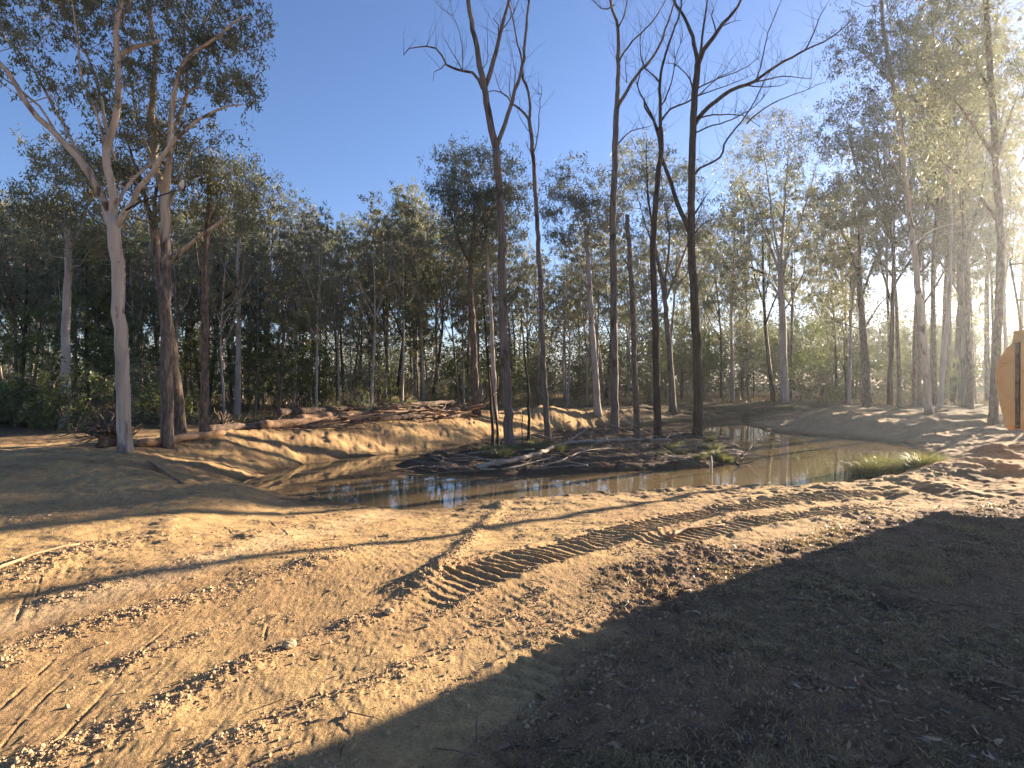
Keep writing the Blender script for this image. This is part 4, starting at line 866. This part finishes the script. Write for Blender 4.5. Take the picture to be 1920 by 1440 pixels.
# island grass
tm = [tuft_mesh(320 + k, 500, .24, h_, .012, .55).build("grass_tuft", M['grass'], tint=True) for k, h_ in enumerate((.22, .32))]
tw = ["at the foot of the forked dead tree", "between the forked and the slender dead tree", "at the left foot of the largest dead tree", "at the right foot of the largest dead tree", "on the right tip of the island"]
k = 0
for j, spots in enumerate([[(950, 850), (925, 852), (965, 846), (940, 858), (900, 846)], [(985, 842), (1005, 838), (1018, 842), (995, 850), (1040, 850)], [(1270, 850), (1285, 838), (1262, 842), (1240, 855)],
                           [(1320, 838), (1335, 845), (1345, 835), (1330, 828)], [(1325, 855), (1342, 862), (1352, 855), (1310, 862), (1360, 866)]]):
    for (px, py) in spots:
        p_ = on(px, py); o = tm[k % 2]
        if k >= 2: o = o.copy(); sc.collection.objects.link(o)
        o.location = p_; o.rotation_euler = (0, 0, re.uniform(0, 6)); s_ = (re.uniform(.7, 1.1) if j < 2 else re.uniform(.45, .85)); o.scale = (s_, s_, s_)
        tag(o, f"green grass tuft {tw[j]}", "grass tuft", f"green tufts {tw[j]}"); k += 1
def stick(name, pts, r0, r1, material, label, cat, group=None, sides=7, seed=0, forks=0, parent=None, wob=.12):
    """a log or a branch; pts are world points"""
    T = Tree(900 + seed, .18); T.limb(pts, r0, r1, sides, 0, wob, jit=.006 if r0 < .04 else .015)
    P = np.array(T.P)
    for k in range(forks):
        i = T.r.integers(len(P) // 4, len(P)); d = P[-1] - P[0]; d = d / np.linalg.norm(d) + T.r.normal(0, .6, 3); d[2] = abs(d[2]) * .6; l_ = T.r.uniform(.3, .9)
        q = np.array([P[i], P[i] + d * l_ * .5 + T.r.normal(0, .05, 3), P[i] + d * l_]); T.limb(q, T.Rn[i] * .6, r1 * .5, 5, 0, .05)
    c = np.asarray(pts[0], float)
    for v in T.wood.v: v -= c
    o = T.wood.build(name, M[material]); o.location = tuple(c); return tag(o, label, cat, group)
# ---- log pile on the far left bank
def lay(a, b, lift=0, lift2=None, r=.1):
    """ends of a log at two pixels of the photograph, resting on the ground there"""
    A, B = gp(*a), gp(*b); A[2] += r + lift; B[2] += r + (lift if lift2 is None else lift2); m_ = (A + B) / 2; m_[2] = max(m_[2], H(m_[0], m_[1]) + r * .8); return [A, m_, B]
big = [((262, 840), (420, 818), .095, 0, "orange-lit thick log lying behind the two big left gums"),
       ((385, 812), (520, 803), .10, 0, "dull brown log at the near end of the pile behind the slim gum"),
       ((490, 806), (690, 790), .13, 0, "smooth orange log in front of the pile's near end"),
       ((560, 797), (760, 779), .15, .05, "long pale orange log on the middle of the pile"),
       ((520, 793), (780, 772), .12, .25, "longest grey-brown log along the top of the pile"),
       ((640, 795), (860, 785), .11, 0, "dark log at the bottom front of the pile"),
       ((700, 790), (880, 778), .10, .15, "brown log in the middle of the far half of the pile"),
       ((720, 783), (850, 770), .10, .35, "topmost brown log at the far end of the pile")]
for i, (a_, b_, r_, lf, lab) in enumerate(big):
    stick("log", lay(a_, b_, lf, None, r_), r_, r_ * .75, 'log' if i in (0, 2, 3) else 'oldlog', lab, "log", seed=i, sides=12, wob=.06)
rl = np.random.default_rng(5)
parts3 = [("near", 480, 620), ("middle", 620, 760), ("far", 760, 880)]
for i in range(64):
    px = rl.uniform(470, 880); L = rl.uniform(28, 110); yy = np.interp(px, [470, 700, 880], [806, 793, 783]) + rl.uniform(-13, 3)
    slope = rl.normal(-.06, .18); r_ = rl.uniform(.02, .06); lf = rl.uniform(0, .38) * (px > 640)
    A, B = gp(px, yy), gp(min(px + L, 905), yy + slope * L * .4); 
    if np.linalg.norm(A - B) > 4.5: B = A + (B - A) / np.linalg.norm(B - A) * 3.0
    A[2] = H(A[0], A[1]) + r_ + lf; B[2] = H(B[0], B[1]) + r_ + max(0, lf + rl.normal(0, .15))
    z = "near" if px < 620 else ("middle" if px < 760 else "far"); mt = 'log' if rl.uniform() < .45 else ('oldlog' if rl.uniform() < .6 else 'grey')
    cn = {'log': "orange peeled", 'oldlog': "brown barked", 'grey': "grey weathered"}[mt]
    stick("branch", [A, (A + B) / 2 + rl.normal(0, .06, 3), B], r_, r_ * .5, mt, f"{cn} branch heaped in the {z} part of the log pile", "branch", f"{cn} branches, {z} part of the pile", seed=20 + i, forks=int(rl.integers(0, 3)), sides=6)
stick("branch", [gp(872, 778) + [0, 0, .2], atD(905, 762, 22.5), atD(930, 735, 22.8), atD(935, 705, 23)], .05, .012, 'log', "curved bare branch arching up from the far end of the log pile", "branch", seed=90, forks=2)
stick("branch", [gp(820, 772) + [0, 0, .3], atD(770, 758, 22), atD(722, 752, 22)], .035, .01, 'log', "thin pale branch sticking out above the far part of the log pile", "branch", seed=91, forks=1)
# root ball and stumps
def rootball(px, py, size, seed, label):
    c = on(px, py); T = Tree(seed, .12); r = T.r
    n_ = 10
    T.limb([c + [-.1 * size, 0, 0], c + [0, 0, .35 * size], c + [.1 * size, .05, .6 * size]], .30 * size, .16 * size, 10, 0, .2)
    for k in range(46):
        d = r.normal(0, 1, 3); d[2] = abs(d[2]) * .8; d /= np.linalg.norm(d); s0 = c + [0, 0, .3 * size] + d * .12 * size; l_ = size * r.uniform(.4, 1.0)
        T.limb([s0, s0 + d * l_ * .5 + r.normal(0, .08 * size, 3), s0 + d * l_ + r.normal(0, .15 * size, 3)], .045 * size, .008, 5, 0, 0, jit=.02)
    for v in T.wood.v: v -= c
    o = T.wood.build("root_ball", M['oldlog']); o.location = tuple(c); return tag(o, label, "root ball")
rootball(205, 838, .75, 71, "uprooted tangle of roots just left of the big pale gum's foot")
rootball(418, 806, .42, 72, "reddish splintered stump at the near end of the log pile")
rootball(890, 782, .35, 73, "dark knot of roots at the foot of the dense crowned gum")
# ---- fallen wood on the island
isl = [([(893, 893), (960, 872), (1010, 858), (1060, 838), (1130, 834), (1200, 830), (1258, 831)], .05, .04, "longest pale fallen trunk lying across the front of the island", 2),
       ([(900, 894), (950, 884), (1010, 868), (1040, 862)], .022, .012, "forked pale branch below the longest fallen trunk on the island", 3),
       ([(1140, 790), (1190, 812), (1235, 824), (1262, 828)], .03, .015, "grey branch propped slanting against the foot of the straight dead tree", 3),
       ([(1120, 803), (1170, 818), (1205, 830)], .02, .01, "short grey branch below the propped slanting one", 1),
       ([(1020, 880), (1060, 868), (1100, 852), (1150, 846)], .018, .01, "thin pale branch in front of the broken spar", 3),
       ([(850, 868), (910, 866), (960, 864)], .016, .008, "thin straight stick on the bare left tip of the island", 1)]
for i, (pp, r_, r2, lab, fk) in enumerate(isl):
    P = [on(a_, min(b_, 887), (.13, .08, .06, .06, .07, .06)[i]) for a_, b_ in pp]
    if i in (2, 3): P[0][2] += .55 if i == 2 else .3; P[1][2] += .2
    stick("fallen_branch", P, r_, r2, 'stick', lab, "branch", seed=120 + i, forks=fk)
ri = np.random.default_rng(6)
for i in range(72):
    px = ri.uniform(790, 1370); lo = np.interp(px, [790, 850, 950, 1150, 1390], [884, 890, 892, 878, 868]); up = np.interp(px, [790, 900, 1000, 1150, 1390], [864, 838, 822, 815, 822])
    py = ri.uniform(up, lo); A = on(px, py, .03 + ri.uniform(0, .06)); a_ = ri.uniform(-.6, .6) + (math.pi if ri.uniform() < .5 else 0); L = ri.uniform(.4, 1.5)
    B = A + np.array([math.cos(a_) * L, math.sin(a_) * L, 0]); B[2] = max(z_at(B[0], B[1]), ZW) + ri.uniform(.02, .32)
    z = "left tip" if px < 900 else ("middle" if px < 1150 else "right end")
    stick("fallen_branch", [A, (A + B) / 2 + ri.normal(0, .05, 3) + [0, 0, .03], B], ri.uniform(.009, .024), .005, 'stick' if i % 3 == 0 else 'grey', f"thin bleached fallen branch on the {z} of the island", "branch", f"thin fallen branches on the {z} of the island", seed=140 + i, forks=int(ri.integers(1, 4)), sides=5)
# twig litter on the island and on the banks
def twig_litter():
    r = np.random.default_rng(8); mb = MB()
    XX = r.uniform(ISLE[:, 0].min(), ISLE[:, 0].max(), 2300); YY = r.uniform(ISLE[:, 1].min(), ISLE[:, 1].max(), 2300); kk = sdist(ISLE, XX, YY) < -.15
    for X, Y in zip(XX[kk], YY[kk]):
        a = r.uniform(0, 6.28); L = r.uniform(.08, .5); z = z_at(X, Y) + .015; d = np.array([math.cos(a) * L, math.sin(a) * L, r.uniform(-.02, .14)])
        p0 = np.array([X, Y, z]); mb.tube([p0, p0 + d * .5 + r.normal(0, .015, 3), p0 + d], [.007, .006, .003], 3, False)
    tag(mb.build("twig_litter", M['grey']), kind='stuff', label="loose twigs and bark shreds covering the island", cat="twigs")
    mb = MB()
    for i in range(1100):
        a = R(r.uniform(-40, 40)); D = 2.6 * (12 / 2.6) ** r.uniform(0, 1); X, Y = D * math.tan(a), D
        if r.uniform() > float(grass_mask(np.array([X]), np.array([Y]))[0]) * .9 + .06: continue
        if look('ds', X, Y) < .3: continue
        b = r.uniform(0, 6.28); L = r.uniform(.04, .22); p0 = np.array([X, Y, z_at(X, Y) + .012]); d = np.array([math.cos(b) * L, math.sin(b) * L, r.uniform(0, .02)])
        mb.tube([p0, p0 + d * .5 + r.normal(0, .008, 3), p0 + d], [.004, .0035, .002], 4, False)
    tag(mb.build("ground_twigs", M['grey']), kind='stuff', label="small broken twigs lying in the foreground grass and soil", cat="twigs")
twig_litter()
# water's-edge wood at the right tip
stick("driftwood", [on(1352, 856, .05), np.append(at(1375, 866, ZW), ZW + .05), np.append(at(1388, 873, ZW), ZW)], .035, .02, 'dark', "dark branch sliding off the island's right tip into the water", "branch", seed=230, forks=1)
stick("driftwood", [np.append(at(1376, 862, ZW), ZW + .02), np.append(at(1392, 858, ZW), ZW + .12), np.append(at(1397, 860, ZW), ZW + .03)], .03, .02, 'cream', "broken pale sunlit wood at the water's edge off the island's right tip", "branch", seed=231, forks=3)
stick("standing_stick", [np.append(at(1334, 886, ZW), ZW - .1), np.append(at(1334, 886, ZW), ZW + .22), np.append(at(1333, 886, ZW), ZW + .40)], .03, .022, 'pale', "short pale stick standing upright in the water before the island", "stick", seed=232)
# foreground sticks and clods
stick("stick", [on(1258, 1012, .02), on(1280, 998, .04), on(1330, 988, .03), on(1358, 984, .02)], .022, .015, 'log', "curved bare reddish stick lying between the two cleated tracks", "stick", seed=240)
stick("stick", [on(1280, 1020, .02), on(1320, 1035, .03), on(1352, 1052, .03), on(1395, 1072, .01)], .010, .006, 'oldlog', "thin crooked twig in the grass at the edge of the big shadow", "stick", seed=241, forks=0)
stick("stick", [on(-20, 1078, .02), on(40, 1055, .03), on(100, 1040, .03), on(148, 1028, .02)], .018, .010, 'log', "long straight pale stick in the rough clods at the far left", "stick", seed=242)
stick("stick", [on(282, 868, .02), on(320, 890, .03), on(345, 908, .02)], .03, .02, 'log', "pale stick lying on the slope below the two big left gums", "stick", seed=243)
def clod(px, py, s_, label, seed):
    r = np.random.default_rng(seed); c = on(px, py); import bmesh
    bm = bmesh.new(); bmesh.ops.create_icosphere(bm, subdivisions=3, radius=s_)
    for v in bm.verts:
        p_ = np.array(v.co) / s_; k = 1 + .28 * float(fbm(np.array([p_[0] * 1.6 + seed]), np.array([p_[1] * 1.6 + p_[2] * 1.3]), 3, seed)[0]); v.co = v.co * k; v.co.z *= .72
    me = bpy.data.meshes.new("clod"); bm.to_mesh(me); bm.free(); me.materials.append(M['clod']); o = bpy.data.objects.new("clod", me); sc.collection.objects.link(o)
    o.location = (c[0], c[1], c[2] + s_ * .4); tag(o, label, "clod")
clod(542, 1220, .045, "pale yellow clod casting a long shadow beside the crumbled ridge", 1)
clod(729, 1152, .035, "dark wedge-shaped clod at the head of the crumbled ridge", 2)
clod(648, 1347, .016, "small dark round clod at the edge of the big shadow", 3)
clod(1045, 1193, .018, "dark lump on the sand just outside the tip of the big shadow", 4)
clod(1062, 1192, .014, "smaller dark lump beside the one outside the shadow's tip", 5)
clod(1900, 945, .05, "dark clod in the lit grass at the right edge", 6)
clod(800, 1176, .02, "little knobbly clod alone on the smooth scraped sand", 7)
# ---- bird on the dead branch of the pale gum
Dg = gp(234, 851)[1] - .35
stick("dead_limb", [atD(222, 402, Dg + .3), atD(262, 380, Dg + .1), atD(302, 366, Dg), atD(341, 354, Dg), atD(366, 342, Dg)], .022, .007, 'dark', "thin dark dead limb jutting right from the pale gum, carrying a bird", "branch", seed=250)
import bmesh
def bird():
    b = np.array(atD(342, 354, Dg)); root = empty("bird", b)
    m, n, l, p = mat("pale feathers"); p.inputs["Base Color"].default_value = (.62, .56, .44, 1); p.inputs["Roughness"].default_value = .9
    m2, n, l, p = mat("brown feathers"); p.inputs["Base Color"].default_value = (.10, .07, .05, 1); p.inputs["Roughness"].default_value = .9
    mb = MB(); mb.tube([(0, -.005, .0), (0, -.012, .03), (0, -.01, .065), (0, 0, .10), (0, .0, .125), (0, -.006, .15), (0, -.012, .168), (0, -.01, .18)], [.012, .035, .043, .040, .031, .033, .027, .010], 14); 
    mb.build("body", m, root)
    for s_ in (-1, 1):
        mb = MB(); mb.tube([(s_ * .034, .012, .12), (s_ * .041, .02, .07), (s_ * .024, .04, -.01)], [.014, .022, .006], 8); mb.build("wing", m2, root)
        mb = MB(); mb.tube([(s_ * .013, -.032, .162), (s_ * .014, -.0385, .162)], [.005, .003], 6); mb.build("eye", M['black'], root)
    mb = MB(); mb.tube([(0, .03, .03), (0, .045, -.04), (0, .05, -.075)], [.016, .016, .012], 6); mb.build("tail", m2, root)
    mb = MB(); mb.tube([(0, -.032, .155), (0, -.055, .150), (0, -.075, .143)], [.010, .008, .002], 6); mb.build("beak", M['black'], root)
    mb = MB(); mb.tube([(0, .012, .186), (0, -.006, .187), (0, -.03, .178)], [.012, .020, .008], 8); mb.build("crest", m2, root)
    tag(root, "stout pale-breasted bird perched on a dead branch between the two big left gums", "bird")
m, n, l, p = mat("black rubber"); p.inputs["Base Color"].default_value = (.015, .014, .013, 1); p.inputs["Roughness"].default_value = .7; M['black'] = m
bird()
# ---- orange excavator at the right edge
def excavator():
    m, n, l, p = mat("scuffed orange paint"); v = mapping(n, l, (1, 1, 1)); t = noise_node(n, l, 3.5, 7, v, .7, .6); r = ramp(n, [(0.30, (.16, .075, .035)), (0.36, (.62, .33, .10)), (.8, (.74, .44, .15))]); l.new(t.outputs[0], r.inputs[0]); l.new(r.outputs[0], p.inputs["Base Color"])
    r2 = ramp(n, [(0.3, (.75,) * 3), (.6, (.42,) * 3)]); l.new(t.outputs[0], r2.inputs[0]); l.new(r2.outputs[0], p.inputs["Roughness"]); M['orange'] = m
    m, n, l, p = mat("dark steel"); p.inputs["Base Color"].default_value = (.05, .045, .04, 1); p.inputs["Roughness"].default_value = .6; p.inputs["Metallic"].default_value = .3; M['steel'] = m
    m, n, l, p = mat("cream rail paint"); p.inputs["Base Color"].default_value = (.62, .55, .32, 1); p.inputs["Roughness"].default_value = .4; M['rail'] = m
    m, n, l, p = mat("cab glass"); p.inputs["Base Color"].default_value = (.03, .04, .045, 1); p.inputs["Roughness"].default_value = .05; M['glass'] = m
    m, n, l, p = mat("muddy track steel"); v = mapping(n, l, (1, 1, 1)); t = noise_node(n, l, 9, 5, v); r = ramp(n, [(0.35, (.05, .04, .03)), (.65, (.22, .15, .09))]); l.new(t.outputs[0], r.inputs[0]); l.new(r.outputs[0], p.inputs["Base Color"]); p.inputs["Roughness"].default_value = .9; M['mud'] = m
    # local frame: +x away from the rear of the machine (along the shadow's width), +y towards the sun
    ang = -(SUN_AZ) ; ex = np.array([math.cos(SUN_AZ), -math.sin(SUN_AZ), 0]); ey = np.array([math.sin(SUN_AZ), math.cos(SUN_AZ), 0])
    u0, v0 = EXC; o_ = ex * u0 + ey * v0; root = empty("excavator", (o_[0], o_[1], H(o_[0], o_[1]) - .02)); root.rotation_euler = (0, 0, -SUN_AZ)
    def prism(outline, y0, y1, chamf=.0):
        """outline in x,z extruded along y with softened edges"""
        o2 = np.array(outline, float); c = o2.mean(0); n_ = len(o2); V = []; 
        for yy, k in ((y0, 1 - chamf), (y0 + .10, 1), (y1 - .10, 1), (y1, 1 - chamf)):
            q = c + (o2 - c) * k; V += [(a, yy, b) for a, b in q]
        f = []
        for s_ in range(3):
            for i in range(n_): j = (i + 1) % n_; f.append((s_ * n_ + i, s_ * n_ + j, (s_ + 1) * n_ + j, (s_ + 1) * n_ + i))
        V = np.array(V); mb = MB(); mb.add(V, f)
        cc = [np.array([c[0], y0, c[1]]), np.array([c[0], y1, c[1]])]; mb.add(np.vstack([V[:n_], cc[0]]), None, [(n_, (i + 1) % n_, i) for i in range(n_)]); mb.add(np.vstack([V[3 * n_:], cc[1]]), None, [(n_, i, (i + 1) % n_) for i in range(n_)])
        return mb
    zb, zt = 1.05, 2.50
    cw = [(.27, zb), (.16, zb), (.12, zb + .10), (.07, zb + .35), (.01, zb + .75), (0, zb + .95), (.05, zb + 1.18), (.14, zb + 1.36), (.22, zb + 1.44), (.25, zb + 1.45), (.27, zt)]
    prism(cw, -1.25, .60, .06).build("counterweight", M['orange'], root, smooth=False)
    prism([(.30, zb), (3.9, zb), (3.9, zb + .9), (3.2, zb + 1.3), (2.6, zt), (.30, zt)], -1.25, .60, .02).build("engine_housing", M['orange'], root, smooth=False)
    prism([(.9, zb - .14), (3.7, zb - .14), (3.7, zb - .005), (.9, zb - .005)], -1.15, .50, .01).build("underside_frame", M['steel'], root, smooth=False)
    prism([(.265, zb + .02), (.31, zb + .02), (.31, zt - .02), (.265, zt - .02)], -1.235, .58, 0).build("panel_gap", M["mud"], root, smooth=False)
    prism([(.16, zt + .003), (1.3, zt + .003), (1.3, zt + .20), (.18, zt + .20)], -1.0, .3, .03).build("air_box", M['orange'], root, smooth=False)
    for y_, z_ in ((-.95, .25), (-.45, .2), (.0, .2), (.4, .25), (-.95, 1.1), (.4, 1.1)):
        mb = MB(); x_ = .02 if z_ > 1 else .085; mb.tube([(x_ + .03, y_, zb + z_), (x_ - .012, y_, zb + z_)], [.028, .026], 6); mb.build("bolt", M['steel'], root, smooth=False)
    cab = prism([(2.3, zb + .9), (3.9, zb + .9), (4.0, zb + 1.5), (3.75, zb + 2.35), (2.4, zb + 2.4)], -.40, .55, .04).build("cab", M['orange'], root, smooth=False)
    for y_ in (-.42, .57):
        mb = MB(); mb.add([(2.45, y_, zb + 1.35), (3.8, y_, zb + 1.35), (3.62, y_, zb + 2.2), (2.5, y_, zb + 2.22)], [(0, 1, 2, 3)]); mb.add([(2.45, y_ - .01, zb + 1.35), (3.8, y_ - .01, zb + 1.35), (3.62, y_ - .01, zb + 2.2), (2.5, y_ - .01, zb + 2.22)], [(3, 2, 1, 0)]); mb.build("window", M['glass'], cab, smooth=False)
    def rail(pts, r_=.018):
        mb = MB(); mb.tube(pts, [r_] * len(pts), 8); return mb
    rr_ = rail([(.30, -.9, zt), (.22, -.9, zt + .7), (.12, -.9, zt + 1.42)]); 
    for z_, x_ in ((1.33, .13), (.72, .22), (.25, .27)): rr_.tube([(x_, -.9, zt + z_), (1.9, -.9, zt + z_ - .05)], [.016] * 2, 8)
    rr_.tube([(1.9, -.9, zt), (1.9, -.9, zt + 1.3)], [.018] * 2, 8)
    rr_.build("guard_rail", M['rail'], root)
    rb = rail([(.80, .45, zt), (.78, .45, zt + .6)]); rb.tube([(.78, .45, zt + .6), (1.9, .45, zt + .6)], [.016] * 2, 8); rb.tube([(1.9, .45, zt), (1.9, .45, zt + .6)], [.018] * 2, 8); rb.build("guard_rail", M['rail'], root)
    mb = MB(); mb.tube([(3.2, 0, .40), (3.2, 0, zb)], [.55, .55], 24); mb.build("swing_ring", M['steel'], root)
    mb = MB(); mb.box((3.2, -.2, .42), (1.6, 1.1, .24)); mb.build("undercarriage", M['steel'], root, smooth=False)
    for s_ in (-1, 1):
        # belt: rounded loop with raised cleats
        L = 1.55; rr = .38; pts = []
        for k in range(56):
            t = k / 56 * (4 * L + 2 * math.pi * rr)
            if t < 2 * L: pts.append((-L + t, rr * 2))
            elif t < 2 * L + math.pi * rr: a = (t - 2 * L) / rr; pts.append((L + rr * math.sin(a), rr + rr * math.cos(a)))
            elif t < 4 * L + math.pi * rr: pts.append((L - (t - 2 * L - math.pi * rr), 0))
            else: a = (t - 4 * L - math.pi * rr) / rr; pts.append((-L - rr * math.sin(a), rr - rr * math.cos(a)))
        mb = MB(); P_ = np.array(pts); n_ = len(P_); c_ = np.array([0, rr])
        for k in range(n_):
            a, b = P_[k], P_[(k + 1) % n_]; mid = (a + b) / 2; d = (b - a); an = math.atan2(d[1], d[0]); rot = np.array([[math.cos(an), 0, -math.sin(an)], [0, 1, 0], [math.sin(an), 0, math.cos(an)]])
            mb.box((3.2 + mid[0], s_ * .80 - .2, mid[1]), (np.linalg.norm(d) * 1.02, .55, .04), rot); nrm = rot @ np.array([0, 0, 1.0]); mb.box((3.2 + mid[0] + nrm[0] * .03, s_ * .80 - .2, mid[1] + nrm[2] * .03), (.03, .5, .045), rot)
        mb.build("track", M['mud'], root, smooth=False)
        for k in range(6):
            mb = MB(); x_ = 3.2 + (-1.55 + k * .62); mb.tube([(x_, s_ * .80 - .37, .38), (x_, s_ * .80 - .03, .38)], [.30 if k in (0, 5) else .22] * 2, 20); mb.build("roller", M['steel'], root)
    def bar(p0, p1, w_, h0, h1):
        p0, p1 = np.array(p0), np.array(p1); d = p1 - p0; d = d / np.linalg.norm(d); up = np.array([-d[2], 0, d[0]]); V = []
        for q, h in ((p0, h0), (p1, h1)):
            for a, b in ((-1, -1), (1, -1), (1, 1), (-1, 1)): V.append(q + np.array([0, a * w_ / 2, 0]) + up * b * h / 2)
        mb = MB(); mb.add(V, [(3, 2, 1, 0), (4, 5, 6, 7), (0, 1, 5, 4), (1, 2, 6, 5), (2, 3, 7, 6), (3, 0, 4, 7)]); return mb
    bar((3.7, -.8, 1.5), (5.6, -.8, 3.5), .42, .5, .75).build("boom", M['orange'], root, smooth=False)
    bar((5.6, -.8, 3.5), (7.8, -.8, 2.9), .40, .75, .45).build("boom", M['orange'], root, smooth=False)
    bar((7.8, -.8, 3.1), (8.0, -.8, .9), .34, .5, .3).build("dipper_arm", M['orange'], root, smooth=False)
    mb = MB(); V = [(7.75, 1.0), (8.2, .95), (8.25, .35), (7.8, .05), (7.3, .25)]; prism(V, -1.3, -.3, .05).build("bucket", M['steel'], root, smooth=False)
    tag(root, "orange excavator with a rounded rear counterweight and pale guard rails at the right edge", "excavator")
EXC = (-2.9, 13.65)
excavator()
# ---- air: scattering volume added to imitate the sun glare veiling the right side
def glare_haze():
    m = bpy.data.materials.new("air"); m.use_nodes = True; n = m.node_tree.nodes; l = m.node_tree.links; n.remove(n["Principled BSDF"])
    pv = n.new("ShaderNodeVolumePrincipled"); pv.inputs["Color"].default_value = (.82, .90, .98, 1); pv.inputs["Density"].default_value = HAZE; pv.inputs["Anisotropy"].default_value = .75
    l.new(pv.outputs[0], n["Material Output"].inputs["Volume"])
    mb = MB(); mb.box((0, 0, 14.4), (840, 840, 33.2)); o = mb.build("glare_haze", m, smooth=False); tag(o, kind='stuff')
def tell_apart():
    """things that share a label get their place among their likes"""
    from collections import defaultdict
    D_ = defaultdict(list)
    for o in sc.objects:
        if o.parent is None and o.get('label') and o.get('group'): D_[o['label']].append(o)
    names = {2: ["left", "right"], 3: ["left", "middle", "right"], 4: ["leftmost", "second from left", "third from left", "rightmost"]}
    for lab, L in D_.items():
        if len(L) in names:
            L.sort(key=lambda o: o.location[0] / max(o.location[1], .1))
            for w_, o in zip(names[len(L)], L):
                o['label'] = f"{w_} {lab}" if len(L) < 4 else f"{w_}: {lab}"
tell_apart()
HAZE = 0.00045
if HAZE: glare_haze()
